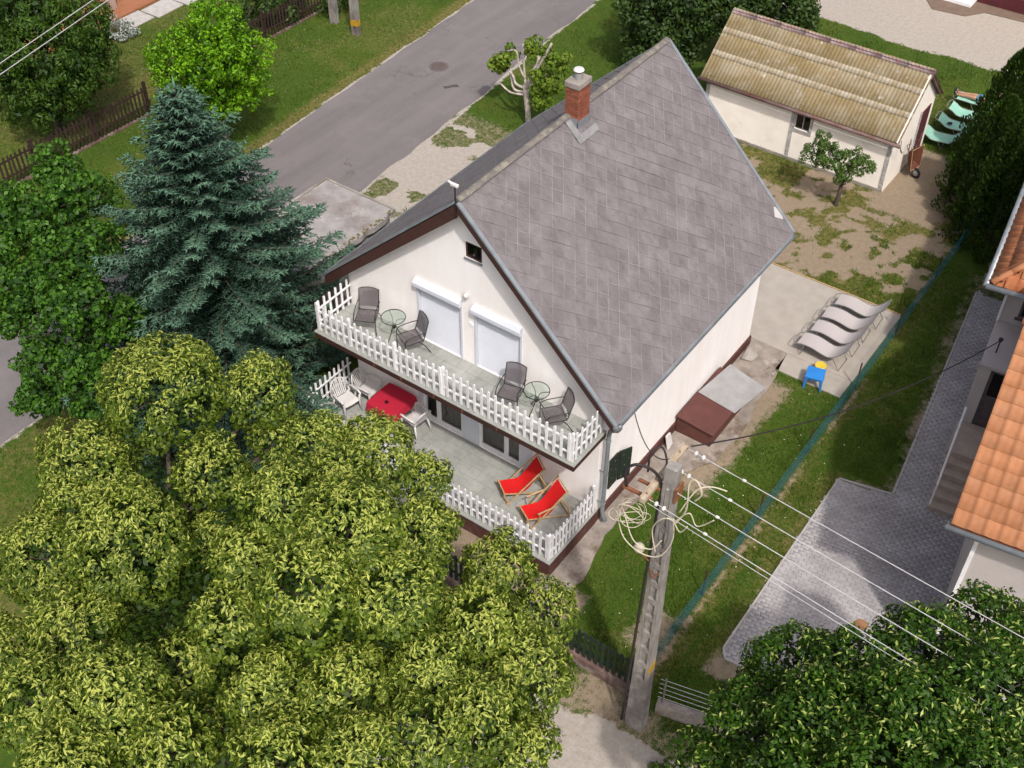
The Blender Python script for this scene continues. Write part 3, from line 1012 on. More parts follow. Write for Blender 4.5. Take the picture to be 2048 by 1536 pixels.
b = B()
TL = YB - YF
for side, ln in ((1, LR), (-1, LL)):
    lo, hi = -.12, -.022
    vs = [rp(side, t, s_, h) for t in (0, TL) for s_ in (0, ln) for h in (lo, hi)]
    b.add(vs, [(1, 5, 7, 3), (0, 2, 6, 4), (0, 1, 3, 2), (4, 6, 7, 5), (0, 4, 5, 1)])
roof = b.build('roof', MT['underlay'], house)
fb = B()
for side, ln, hh in ((1, LR, .21), (-1, LL, .36)):
    y = YF - .022
    p0, p1 = rp(side, 0, 0, -.03), rp(side, 0, ln, -.03)
    p0.y = p1.y = y
    q0, q1 = p0 - Vector((0, 0, hh)), p1 - Vector((0, 0, hh))
    if side < 0:
        q0.z += .06
    f1 = B().prism([p0, p1, q1, q0], (0, 0, 0), (0, -.03, 0))
    f1.build('barge_board', MT['brownwood'], roof)
    s0, s1 = rp(side, .02, .05, -.125), rp(side, .02, ln, -.125)
    B().add([s0, s1, s1 + Vector((0, .30, 0)), s0 + Vector((0, .30, 0)), s0 - Vector((0, 0, .02)), s1 - Vector((0, 0, .02)), s1 + Vector((0, .30, -.02)), s0 + Vector((0, .30, -.02))],
            [(0, 1, 2, 3), (4, 7, 6, 5), (0, 4, 5, 1), (3, 2, 6, 7)]).build('soffit_board', MT['brownwood'], roof)
    for t in (0, TL):
        yy = YF - .035 if side > 0 else YB + .035
        sg = 1 if (side > 0) == (t == 0) else -1
        a0, a1 = rp(side, t, -.02, .022), rp(side, t, ln - .02, .022)
        off = Vector((0, -.03 * (1 if a0.y < 2 else -1), 0))
        B().bar(a0 + off, a1 + off, .10, .05, up=(math.sin(AR) * side, 0, math.cos(AR))).build('verge_trim', MT['zinc'], roof)
# eave fascia of the long sides
for side, ln in ((1, LR), (-1, LL)):
    a0, a1 = rp(side, 0, .01, -.10), rp(side, TL, .01, -.10)
    B().bar(a0, a1, .03, .16).build('eave_board', MT['brownwood'], roof)

# slates laid diagonally
D = .45
hd = D / 2


def slate_poly(cs):
    """cs: clipped polygon in (t,s) relative to the slate's centre; the rim is worn paler"""
    bb = B()
    zf = lambda s_: .006 + (hd - s_) * .06
    ct = sum(p[0] for p in cs) / len(cs)
    cs_ = sum(p[1] for p in cs) / len(cs)
    inn = [(ct + (t - ct) * .94, cs_ + (s_ - cs_) * .94) for t, s_ in cs]
    top = [(t, s_, zf(s_)) for t, s_ in cs]
    bot = [(t, s_, zf(s_) - .024) for t, s_ in cs]
    ins = [(t, s_, zf(s_) + .0015) for t, s_ in inn]
    n_ = len(cs)
    bb.add(top + bot + ins, [tuple(range(2 * n_, 3 * n_))] + [(i, (i + 1) % n_, 2 * n_ + (i + 1) % n_, 2 * n_ + i) for i in range(n_)] + [(i, n_ + i, n_ + (i + 1) % n_, (i + 1) % n_) for i in range(n_)])
    bb.nrim = n_
    return bb


def slate_mesh(bb, m):
    me_ = bb.mesh('slate', m)
    me_.materials.append(MT['slate_edge'])
    me_.materials.append(MT['underlay'])  # slate sides near-black: shade lines under the edges put into colour
    for i in range(1, 1 + 2 * bb.nrim):
        me_.polygons[i].material_index = 1 if i <= bb.nrim else 2
    return me_


def clip(poly, t0, t1, s0, s1):
    for ax, lim, sg in ((0, t0, 1), (0, t1, -1), (1, s0, 1), (1, s1, -1)):
        out = []
        for i in range(len(poly)):
            a, c = poly[i], poly[(i + 1) % len(poly)]
            ia, ic = sg * (a[ax] - lim) >= 0, sg * (c[ax] - lim) >= 0
            if ia:
                out.append(a)
            if ia != ic:
                u = (lim - a[ax]) / (c[ax] - a[ax])
                out.append((a[0] + (c[0] - a[0]) * u, a[1] + (c[1] - a[1]) * u))
        poly = out
        if len(poly) < 3:
            return []
    return poly


o_ = .012
DIA = [(0, -hd - o_), (hd + o_, 0), (0, hd + o_), (-hd - o_, 0)]
FULL = slate_poly(DIA)
FULLME = slate_mesh(FULL, MT['slate'])
camp = cam.matrix_world.translation
allsl = []
for side, ln in ((1, LR), (-1, LL)):
    nj = int(ln / hd) + 2
    ni = int(TL / D) + 2
    for j in range(-1, nj):
        for i in range(-1, ni):
            t, s_ = i * D + (hd if j % 2 else 0), j * hd
            rel = clip(DIA, -t - .02, TL - t + .02, -s_ - .04, ln - s_)
            if len(rel) < 3:
                continue
            allsl.append(((rp(side, t, s_) - camp).length + (100 if side < 0 else 0), side, t, s_, rel))
allsl.sort(key=lambda a: a[0])
SV, SF4, ST, SM = [], [], [], []
for idx, (_, side, t, s_, rel) in enumerate(allsl):
    sr = random.Random(idx)
    al = AR if side > 0 else AL
    ux = Vector((0, 1, 0)) if side > 0 else Vector((0, -1, 0))
    uy = Vector((-math.cos(al), 0, math.sin(al))) if side > 0 else Vector((math.cos(al), 0, math.sin(al)))
    uz = ux.cross(uy)
    m4 = Matrix((ux, uy, uz)).transposed().to_4x4() @ Matrix.Rotation(sr.uniform(-.012, .012), 4, 'Z') @ Matrix.Rotation(sr.uniform(-.006, .006), 4, 'X')
    m4.translation = rp(side, t, s_, sr.uniform(0, .004))
    full = len(rel) == 4 and all((a - c[0]) ** 2 + (b2 - c[1]) ** 2 < 1e-8 for (a, b2), c in zip(rel, DIA))
    pale = side > 0 and t > TL - .62 and s_ < 1.2 and idx % 4 == 0
    if idx < 300 or pale:
        me = FULLME if full and not pale else slate_mesh(slate_poly(rel), MT['slatelight'] if pale else MT['slate'])
        o = obj('slate', me, roof)
        o.matrix_local = m4
    else:
        bb = slate_poly(rel)
        n0 = len(SV)
        SV += [m4 @ Vector(v) for v in bb.v]
        tv = sr.random()
        for fi, f_ in enumerate(bb.f):
            SF4.append(tuple(q + n0 for q in f_))
            ST.append(tv)
            SM.append(0 if fi == 0 else 1 if fi <= bb.nrim else 2)
me = bpy.data.meshes.new('slate_field')
me.from_pydata(SV, [], SF4)
me.attributes.new('tint', 'FLOAT', 'FACE').data.foreach_set('value', np.array(ST, np.float32))
me.materials.append(MT['slate_f'])
me.materials.append(MT['slate_edge'])
me.materials.append(MT['underlay'])
me.polygons.foreach_set('material_index', np.array(SM, np.int32))
stuff(obj('slate_field', me, roof))

# ridge tiles
rc = B()
n_ = 9
for yy, r_ in ((0, .078), (.40, .086)):
    for q in range(n_):
        a = PI * (q / (n_ - 1)) * .86 + PI * .07
        rc.v.append((math.cos(a) * r_ * 1.25, yy, math.sin(a) * r_ - .03))
rc.f = [(q, q + 1, n_ + q + 1, n_ + q) for q in range(n_ - 1)] + [tuple(range(n_)), tuple(range(2 * n_ - 1, n_ - 1, -1))]
RME = rc.mesh('ridge_tile', MT['ridge'])
for i in range(23):
    y = YF - .02 + i * .384
    if 3.6 < y < 4.3:
        continue
    obj('ridge_tile', RME, roof, loc=(XR, y, ZR + .045 + random.uniform(-.006, .006)), rot=(0, 0, random.uniform(-.02, .02)))

# gutters and downpipe
for sx, zz, nm in ((8.17, 4.0, 1), (-.55, 4.23, -1)):
    g = B()
    n_ = 8
    pr = [(sx + math.cos(PI + PI * q / n_) * .075, zz + math.sin(PI + PI * q / n_) * .075) for q in range(n_ + 1)]
    pi_ = [(sx + math.cos(2 * PI - PI * q / n_) * .068, zz + math.sin(2 * PI - PI * q / n_) * .068) for q in range(n_ + 1)]
    loop = pr + pi_
    m_ = len(loop)
    g.add([(x, y, z) for y in (YF - .06, YB + .06) for x, z in loop], [(q, (q + 1) % m_, m_ + (q + 1) % m_, m_ + q) for q in range(m_)])
    gu = g.build('gutter', MT['zinc'], roof)
    for y in (YF - .06, YB + .055):
        B().prism([(x, y, z) for x, z in pr], (0, 0, 0), (0, .006, 0)).build('end_cap', MT['zinc'], gu)
dp = B().tube([(8.17, -.18, 3.96), (8.17, -.16, 3.84), (8.06, -.06, 3.62), (7.82, .06, 3.38), (7.78, .07, 3.2), (7.78, .07, .5), (7.80, .07, .36), (7.90, .05, .22)], .055, 12)
dpo = dp.build('downpipe', MT['zinc'], house, smooth=True)
for z in (3.0, 1.9, .8):
    B().tube([(7.78, .07, z - .02), (7.78, .07, z + .02)], .068, 12).build('pipe_clamp', MT['zinc'], dpo)
    B().bar((7.61, .07, z), (7.72, .07, z), .02, .02).build('pipe_clamp', MT['zinc'], dpo)

# chimney
CX0, CX1, CY0, CY1 = 3.72, 4.09, 3.92, 4.43
ch = B().box(CX0 + .012, CY0 + .012, 7.7, CX1 - .012, CY1 - .012, 9.08).build('chimney', MT['mortar'], house)
bk = B().box(-.5, -.5, -.5, .5, .5, .5).mesh('brick', MT['brick'])
z = 8.05
ci = 0
while z < 9.0:
    def brick(x0, x1, y0, y1):
        o = obj('brick', bk, ch, loc=((x0 + x1) / 2, (y0 + y1) / 2, z + .0325))
        o.scale = (x1 - x0, y1 - y0, .064)
    j_ = .011
    half = ci % 2
    xs_ = [CX0, (CX0 + CX1) / 2, CX1] if half else [CX0, CX0 + .12, CX1 - .12, CX1]
    for a, c in zip(xs_[:-1], xs_[1:]):
        brick(a + j_ / 2, c - j_ / 2, CY0, CY0 + .11)
        brick(a + j_ / 2, c - j_ / 2, CY1 - .11, CY1)
    ysb = [CY0 + .11, CY0 + .30, CY1 - .11] if half else [CY0 + .11, CY0 + .20, CY1 - .11]
    for a, c in zip(ysb[:-1], ysb[1:]):
        brick(CX0, CX0 + .11, a + j_ / 2, c - j_ / 2)
        brick(CX1 - .11, CX1, a + j_ / 2, c - j_ / 2)
    z += .076
    ci += 1
B().box(CX0 - .02, CY0 - .02, 9.05, CX1 + .02, CY1 + .02, 9.19).build('concrete_collar', MT['concrete'], ch, bevel=.012)
B().lathe([(.10, 0), (.10, .16)], (3.905, 4.175, 9.19), 14).build('flue', MT['tinlid'], ch)
B().lathe([(.03, .20), (.12, .20), (.13, .22), (.11, .25), (.02, .262)], (3.905, 4.175, 9.19), 18).build('chimney_cap', MT['porcelain'], ch, smooth=False)
for a in range(3):
    t_ = a * 2 * PI / 3
    B().bar((3.905 + .09 * math.cos(t_), 4.175 + .09 * math.sin(t_), 9.33), (3.905 + .09 * math.cos(t_), 4.175 + .09 * math.sin(t_), 9.40), .02, .02).build('cap_strut', MT['steel'], ch)
fl = B()
e = .018
zc0 = ZR - (CX1 + e - XR) * math.tan(AR)
fl.box(CX0 - e, CY0 - e, 7.9, CX1 + e, CY0 - .004, 8.30)
fl.box(CX1 + .004, CY0 - e, 7.72, CX1 + e, CY1 + e, 8.22)
fl.box(CX0 - e, CY0 - e, 7.9, CX0 - .004, CY1 + e, 8.30)
fl.box(CX0 - e, CY1 + .004, 7.9, CX1 + e, CY1 + e, 8.30)
fl.build('flashing', MT['zinc'], ch)
ap = B()
for side, s0 in ((1, LR),):
    for (t0, t1, s_lo, s_hi) in ((CY0 - YF - .22, CY0 - YF - .02, LR - .55, LR - .05), (CY0 - YF - .22, CY1 - YF + .1, LR - .68, LR - .50)):
        q = [rp(1, t, s_, h) for h in (.044, .056) for t, s_ in ((t0, s_lo), (t1, s_lo), (t1, s_hi), (t0, s_hi))]
        q = [v + Vector((0, 0, .004 if s_hi < LR - .4 else 0)) for v in q]
        ap.add(q, [(4, 5, 6, 7), (0, 1, 5, 4), (1, 2, 6, 5), (2, 3, 7, 6), (3, 0, 4, 7)])
ap.build('apron_flashing', mat('pale_flashing', (0.29, 0.285, 0.29), (0.2, 0.195, 0.2), 6, 0.6, 0.1), ch)

# side window with dark green shutters
for i, (y0, rot) in enumerate(((.52, .0), (.93, .45))):
    s_ = B().box(0, 0, 0, .04, .36, 1.02)
    o = s_.build('window_shutter', MT['greenwood'], house, bevel=.004, loc=(W + .012 + .02 * i, y0, .80), rot=(0, 0, -rot))
    for q in range(5):
        yy, zz = random.uniform(.06, .28), .1 + .19 * q
        B().box(.0405, yy, zz, .044, yy + .018, zz + .018).build('shutter_slot', MT['kerb'], o)
    for q in range(2):
        B().box(.0405, .03, .18 + .6 * q, .055, .33, .24 + .6 * q).build('shutter_batten', MT['greenwood'], o)
B().lathe([(.03, 0), (.045, .05), (.03, .1)], (W + .07, 1.05, 3.85), 8).build('insulator', MT['porcelain'], house)
B().bar((W, 1.05, 3.85), (W + .07, 1.05, 3.87), .02, .02).build('wire_bracket', MT['blackmetal'], house)

# rod with white antenna on the ridge end
t = T('antenna', 'small white antenna box on a thin rod at the front ridge end', 'antenna', (XR, YF - .07, ZR - .35))
B().tube([(0, 0, -.05), (0, 0, .80)], .016, 8).build('rod', MT['blackmetal'], t)
B().box(-.11, -.04, .77, .09, .04, .84).build('antenna_box', MT['porcelain'], t, bevel=.015)
B().tube([(-.05, 0, .8), (-.13, -.06, .90)], .03, 8).build('antenna_horn', MT['porcelain'], t)


# ------------------------------------------------------------------ white picket fences
def picket_mesh(name, w_, th, h, m, pointed=False):
    r_ = w_ / 2
    top = [(r_, h - r_), (r_ * .7, h - r_ * .3), (0, h), (-r_ * .7, h - r_ * .3), (-r_, h - r_)]
    if pointed:
        top = [(r_, h - w_), (0, h), (-r_, h - w_)]
    prof = [(-r_, 0), (r_, 0)] + top
    bb = B().prism([(x, -th / 2, z) for x, z in prof], (0, 0, 0), (0, th, 0))
    return bb.mesh(name, m)


PK = picket_mesh('picket', .066, .02, .86, MT['white'])
POST = picket_mesh('post', .075, .06, .90, MT['white'])


def white_fence(root, a, c, z, n_pick, side=1, posts=(0, 1)):
    """run from a to c; rails on the inner side"""
    a, c = Vector((*a, 0)), Vector((*c, 0))
    d = (c - a)
    ang = math.atan2(d.y, d.x)
    nrm = Vector((-math.sin(ang), math.cos(ang), 0)) * side
    for i in range(n_pick):
        p = a + d * ((i + .5) / n_pick)
        obj('picket', PK, root, loc=(p.x, p.y, z + .035 + random.uniform(-.004, .004)), rot=(0, random.uniform(-.012, .012), ang))
    for zz in (.26, .66):
        p, q = a + nrm * .028, c + nrm * .028
        B().bar((p.x, p.y, z + zz), (q.x, q.y, z + zz), .03, .045).build('rail', MT['white'], root)
    for u in posts:
        p = a + d * u + nrm * .045
        obj('post', POST, root, loc=(p.x, p.y, z + .0), rot=(0, 0, ang))


bf = T('picket_fence', 'white picket railing along the upper balcony edge', 'fence', (0, 0, 0))
white_fence(bf, (.03, -1.31), (W + .06, -1.31), H1, 38, 1, (.14, .33, .52, .995, .005))
white_fence(bf, (W + .08, -1.29), (W + .08, -.06), H1, 6, 1, (.99,))
white_fence(bf, (.05, -.05), (.05, -1.29), H1, 6, 1, ())
tf = T('picket_fence', 'white picket railing round the lower terrace with the red deck chairs', 'fence', (0, 0, 0))
white_fence(tf, (4.30, TY + .06), (TX1 - .04, TY + .06), H0, 18, 1, (.01, .985))
white_fence(tf, (TX1 - .03, TY + .08), (TX1 - .03, -.06), H0, 13, 1, (.0, .99))
white_fence(tf, (TX0 + .04, -.05), (TX0 + .04, TY + .06), H0, 11, 1, (.99,))
white_fence(tf, (TX0 + .06, TY + .06), (2.95, TY + .06), H0, 16, 1, (.99,))


# ------------------------------------------------------------------ balcony furniture
def arc(p0, p1, p2, n_=6):
    """quadratic curve points"""
    p0, p1, p2 = Vector(p0), Vector(p1), Vector(p2)
    return [p0 * (1 - t) ** 2 + p1 * 2 * t * (1 - t) + p2 * t * t for t in [i / n_ for i in range(n_ + 1)]]


def sheet(pts_rows, th=.006):
    """grid of points -> thin two-sided sheet"""
    bb = B()
    r_, c_ = len(pts_rows), len(pts_rows[0])
    flat = [Vector(p) for row in pts_rows for p in row]
    bb.add(flat + [p - Vector((0, 0, th)) for p in flat],
           [(i * c_ + j, i * c_ + j + 1, (i + 1) * c_ + j + 1, (i + 1) * c_ + j) for i in range(r_ - 1) for j in range(c_ - 1)] +
           [(r_ * c_ + i * c_ + j, r_ * c_ + (i + 1) * c_ + j, r_ * c_ + (i + 1) * c_ + j + 1, r_ * c_ + i * c_ + j + 1) for i in range(r_ - 1) for j in range(c_ - 1)])
    return bb


def metal_chair(loc, rz, label):
    t = T('garden_chair', label, 'chair', loc, rz, 'mesh chairs on the balcony')
    m = MT['blackmetal']
    hw = .25
    seat = [[(x, y, .43 - .018 * math.cos(x / hw * PI / 2) + .01 * (y < -.2)) for x in [hw * (i / 4 - 1) for i in range(9)]] for y in (-.26, -.15, 0, .12, .21)]
    sheet(seat).build('seat', MT['sling'], t, smooth=True)
    top = lambda x: .97 + .035 * math.cos(x / hw * PI / 2)
    back = []
    for u in (0, .25, .5, .75, 1):
        back.append([(x, .235 + .13 * u + .03 * math.cos(x / hw * PI / 2), .50 + (top(x) - .50) * u) for x in [hw * .96 * (i / 4 - 1) for i in range(9)]])
    bb = sheet(back, 0)
    bb.v = bb.v[:len(bb.v) // 2] + [(x, y + .006, z) for x, y, z in bb.v[len(bb.v) // 2:]]
    bb.build('backrest', MT['sling'], t, smooth=True)
    B().tube([(-hw, -.26, .43), (hw, -.26, .43), (hw, .21, .43), (-hw, .21, .43), (-hw, -.26, .43)], .011, 6).build('seat_frame', m, t)
    pts = [(-hw, .2, .43)] + [(-hw, .235 + .13 * u, .5 + .47 * u) for u in (.0, .5, 1)]
    pts += [(x, .37 + .03 * math.cos(x / hw * PI / 2), top(x)) for x in (-hw * .6, 0, hw * .6)]
    pts += [(hw, .235 + .13 * u, .5 + .47 * u) for u in (1, .5, 0)] + [(hw, .2, .43)]
    B().tube(pts, .012, 6).build('back_frame', m, t)
    for sx in (-1, 1):
        x = sx * (hw + .02)
        B().tube([(x, -.28, 0), (x, -.28, .36), (x, -.27, .52)], .012, 6).build('leg', m, t)
        B().tube([(sx * hw, .1, .43), (x, .22, .30), (x, .38, 0)], .012, 6).build('leg', m, t)
        B().tube([(x, -.27, .52)] + arc((x, -.27, .56), (x, -.24, .66), (x, -.10, .665)) + [(x, .15, .67), (x, .28, .66)], .012, 6).build('armrest', m, t)
    return t


def bistro_table(loc, label):
    t = T('bistro_table', label, 'table', loc, .5, 'round glass tables on the balcony')
    m = MT['blackmetal']
    B().lathe([(.285, .700), (.295, .703), (.295, .708), (.285, .711), (.001, .711)], n=32).build('glass_top', MT['tableglass'], t)
    ring = [(.30 * math.cos(2 * PI * i / 32), .30 * math.sin(2 * PI * i / 32), .705) for i in range(33)]
    B().tube(ring, .011, 6, False).build('rim', m, t)
    B().lathe([(.035, .36), (.05, .40), (.05, .47), (.035, .50)], n=12).build('hub', m, t)
    for a in range(3):
        q = 2 * PI * a / 3
        c_, s_ = math.cos(q), math.sin(q)
        p = [(.295 * c_, .295 * s_, .69)] + [tuple(v) for v in arc((.22 * c_, .22 * s_, .68), (.05 * c_, .05 * s_, .67), (.045 * c_, .045 * s_, .5), 4)]
        p += [tuple(v) for v in arc((.045 * c_, .045 * s_, .42), (.08 * c_, .08 * s_, .30), (.30 * c_, .30 * s_, .0), 5)]
        B().tube(p, .011, 6).build('leg', m, t)
    return t


metal_chair((1.00, -.50, H1), math.radians(28), 'dark mesh chair at the left end of the balcony, facing the street')
metal_chair((2.42, -.50, H1), math.radians(-27), 'dark mesh chair beside the left roller shutter, turned to its table')
metal_chair((5.48, -.62, H1), math.radians(14), 'dark mesh chair below the right roller shutter, facing the street')
metal_chair((6.72, -.62, H1), math.radians(-40), 'dark mesh chair nearest the right end of the balcony')
bistro_table((1.80, -.42, H1), 'round glass table at the left end of the balcony')
bistro_table((6.10, -.47, H1), 'round glass table near the right end of the balcony')


# ------------------------------------------------------------------ terrace furniture
def plastic_chair(loc, rz, label):
    t = T('plastic_chair', label, 'chair', loc, rz, 'white plastic chairs on the terrace')
    m = MT['plastic']
    rows = []
    for y in (-.25, -.2, -.1, .05, .2):
        hw = .24 - .03 * (y + .25)
        rows.append([(hw * (i / 4 - 1), y, .43 - .02 * math.cos((i / 4 - 1) * PI / 2) - (.03 if y < -.22 else 0)) for i in range(9)])
    sheet(rows, .012).build('seat', m, t, smooth=True)
    # curved back: rim and slats
    rim = []
    for i in range(13):
        a = PI * i / 12
        rim.append((.27 * math.cos(a), .22 + .12 * math.sin(a) + .05, .52 + .36 * math.sin(a) ** .6))
    br = B().tube([(.255, .2, .42)] + rim + [(-.255, .2, .42)], .02, 6)
    for i in range(-3, 4):
        x = i * .062
        zt = .50 + .36 * max(.05, 1 - (x / .27) ** 2) ** .3
        yt = .27 + .12 * max(.05, 1 - (x / .27) ** 2) ** .5
        br.bar((x * .85, .20 + .02, .42), (x, yt, zt), .034, .01, up=(0, 1, 0))
    br.build('backrest', m, t, smooth=False)
    for sx in (-1, 1):
        B().tube([(sx * .25, .26, .60), (sx * .29, .1, .64), (sx * .30, -.15, .645), (sx * .285, -.26, .62), (sx * .27, -.27, .55)], [.02, .03, .032, .028, .022], 6).build('armrest', m, t, smooth=True)
        B().tube([(sx * .26, -.26, .60), (sx * .245, -.25, .42), (sx * .27, -.29, 0)], [.022, .035, .02], 6).build('leg', m, t, smooth=True)
        B().tube([(sx * .22, .21, .44), (sx * .245, .26, .2), (sx * .26, .30, 0)], [.032, .026, .02], 6).build('leg', m, t, smooth=True)
    return t


plastic_chair((.62, -.36, H0), math.radians(92), 'white plastic chair left of the red table, close to the wall')
plastic_chair((.42, -1.00, H0), math.radians(78), 'white plastic chair left of the red table, close to the railing')
plastic_chair((2.36, -.50, H0), math.radians(-97), 'white plastic chair right of the red table')
t = T('dining_table', 'terrace table under the tree, covered by a red cloth', 'table', (1.62, -.56, H0))
B().box(-.42, -.44, .70, .42, .44, .725).build('table_top', MT['plastic'], t)
for sx in (-1, 1):
    for sy in (-1, 1):
        B().tube([(sx * .34, sy * .36, .7), (sx * .37, sy * .39, 0)], [.03, .022], 8).build('leg', MT['plastic'], t)
cl = []
R_ = .46
for hx, hz in ((1.0, .735), (1.005, .722), (1.03, .60), (1.05, .50)):
    ring = []
    for i in range(48):
        u = i / 48 * 4
        e_, v_ = int(u), u % 1
        x, y = [(2 * v_ - 1, -1), (1, 2 * v_ - 1), (1 - 2 * v_, 1), (-1, 1 - 2 * v_)][e_]
        corner = max(0, abs(2 * v_ - 1) - .7) / .3
        wav = .014 * math.sin(i * 1.6) * (hx > 1.01)
        ring.append((x * (R_ * hx + wav) * (1 - .03 * corner), y * (R_ * hx * 1.03 + wav) * (1 - .03 * corner), hz - .05 * corner * (hx > 1.04)))
    cl.append(ring)
bb = B()
bb.add([p for r_ in cl for p in r_], [(a * 48 + i, a * 48 + (i + 1) % 48, (a + 1) * 48 + (i + 1) % 48, (a + 1) * 48 + i) for a in range(3) for i in range(48)] + [tuple(range(48))])
tag(bb.build('tablecloth', MT['redcloth'], smooth=False, loc=(1.62, -.56, H0)), 'plain red cloth spread over the terrace table', 'tablecloth')
tag(B().lathe([(.05, 0), (.055, .03), (.03, .045)], n=14).build('ashtray', MT['dkglass'], loc=(1.60, -.72, H0 + .737)), 'small glass ashtray on the red tablecloth', 'ashtray')


def deck_chair(loc, rz, label, arms):
    t = T('deck_chair', label, 'deck chair', loc, rz, 'red deck chairs on the terrace')
    m = MT['bamboo']
    hw = .27
    prof = [(.46, .93), (.38, .82), (.28, .68), (.17, .52), (.07, .39), (-.02, .325), (-.14, .315), (-.28, .34), (-.42, .37), (-.52, .395)]
    rows = [[(x, y, z - .02 * math.cos(x / .24 * PI / 2)) for x in (-.24, -.12, 0, .12, .24)] for y, z in prof]
    sheet(rows, .006).build('canvas', MT['redcanvas'], t, smooth=True)
    for sx in (-1, 1):
        B().tube([(sx * hw, .50, 1.0), (sx * hw, -.10, .40), (sx * hw, -.50, 0)], .021, 8).build('frame_pole', m, t)
        B().tube([(sx * (hw - .035), -.56, .39), (sx * (hw - .035), .06, .21), (sx * (hw - .035), .60, .02)], .02, 8).build('frame_pole', m, t)
        B().tube([(sx * (hw + .03), .34, .82), (sx * (hw + .03), .50, .42), (sx * (hw + .03), .58, .04)], .018, 8).build('back_strut', m, t)
        B().tube([(sx * (hw - .035), -.56, .39), (sx * (hw - .02), -.50, .18), (sx * (hw - .02), -.44, .0)], .017, 8).build('leg', m, t)
        if arms:
            B().tube([(sx * (hw + .03), .20, .62), (sx * (hw + .04), -.32, .56)], .021, 8).build('armrest', m, t)
            B().tube([(sx * (hw + .03), -.24, .56), (sx * (hw + .0), -.30, .2)], .015, 8).build('arm_post', m, t)
    for y, z, w_ in ((.48, .965, hw + .04), (-.54, .395, hw), (.58, .03, hw + .04), (-.48, .02, hw), (.52, .36, hw + .04)):
        B().tube([(-w_, y, z), (w_, y, z)], .019, 8).build('cross_bar', m, t)
    return t


deck_chair((5.86, -.64, H0), math.radians(-35), 'red canvas deck chair nearer the glass door', False)
deck_chair((6.74, -.96, H0), math.radians(-30), 'red canvas deck chair with armrests in the railing corner', True)


# ------------------------------------------------------------------ patio loungers, kids' table
def lounger(loc, rz, label, cloth, frame, prof, group, width=.56, back_leg=None):
    t = T('sun_lounger', label, 'sun lounger', loc, rz, group)
    hw = width / 2
    pts = []
    for i in range(len(prof) - 1):
        for u in (0, .34, .67):
            # smooth via Catmull-Rom
            p0, p1, p2, p3 = prof[max(0, i - 1)], prof[i], prof[i + 1], prof[min(len(prof) - 1, i + 2)]
            f_ = lambda a: .5 * (2 * p1[a] + (p2[a] - p0[a]) * u + (2 * p0[a] - 5 * p1[a] + 4 * p2[a] - p3[a]) * u * u + (3 * p1[a] - p0[a] - 3 * p2[a] + p3[a]) * u ** 3)
            pts.append((f_(0), f_(1)))
    pts.append(prof[-1])
    sheet([[(x, y, z - .012 * math.cos(y / hw * PI / 2)) for y in (-hw, -hw / 2, 0, hw / 2, hw)] for x, z in pts[1:]], .006).build('sling', cloth, t, smooth=True)
    x0, z0 = pts[0]
    for sy in (-1, 1):
        B().tube([(x, sy * (hw + .008), z) for x, z in pts], .014, 6).build('side_rail', frame, t)
    B().tube([(x0, -hw, z0), (x0 - .07, -hw * .7, z0 - .01), (x0 - .07, hw * .7, z0 - .01), (x0, hw, z0)], .014, 6).build('end_loop', frame, t)
    xe, ze = pts[-1]
    B().tube([(xe, -hw, ze), (xe, hw, ze)], .014, 6).build('end_bar', frame, t)
    iz = lambda x: np.interp(x, [p[0] for p in pts], [p[1] for p in pts])
    for xa, xb in back_leg or ((.30, .22), (1.15, 1.42)):
        B().tube([(xa, -hw, iz(xa)), (xb, -hw - .02, .02), (xb, hw + .02, .02), (xa, hw, iz(xa))], .013, 6).build('leg', frame, t)
    return t


PR = [(0, .34), (.25, .405), (.52, .41), (.82, .345), (1.05, .33), (1.28, .49), (1.52, .80)]
for i, (x, y, rz, lb) in enumerate(((8.80, 8.98, .00, 'grey sling lounger nearest the blue table'), (8.86, 9.72, .03, 'second grey sling lounger from the blue table'),
                                   (8.86, 10.46, .05, 'third grey sling lounger from the blue table'), (8.92, 11.22, .06, 'grey sling lounger farthest from the blue table'))):
    lounger((x, y, .045), rz, lb, MT['greysling'], MT['greyframe'], PR, 'grey loungers on the patio')
PR2 = [(0, .52), (.2, .42), (.42, .30), (.9, .31), (1.05, .34), (1.3, .56), (1.5, .74)]
for i, (x, y, rz, lb) in enumerate(((7.45, 21.75, .12, 'mint green lounger nearest the wheelbarrow'), (7.58, 22.85, .10, 'second mint green lounger from the wheelbarrow, holding a dark item'),
                                   (7.62, 23.85, .08, 'third mint green lounger from the wheelbarrow'), (7.50, 24.95, .06, 'mint green lounger under the person lying down'))):
    lounger((x, y, .0), rz, lb, MT['mint'], MT['greyframe'], PR2 if i < 3 else [(0, .34), (.3, .34), (.6, .33), (.9, .33), (1.2, .45), (1.6, .70)], 'mint green loungers on the lawn', .62, ((.62, .80), (1.1, 1.2)))
tag(B().box(-.08, -.06, 0, .08, .06, .05).build('phone_pouch', MT['sandal'], bevel=.01, loc=(8.05, 22.82, .335), rot=(0, 0, .5)), 'small dark blue pouch on the second mint lounger', 'pouch')

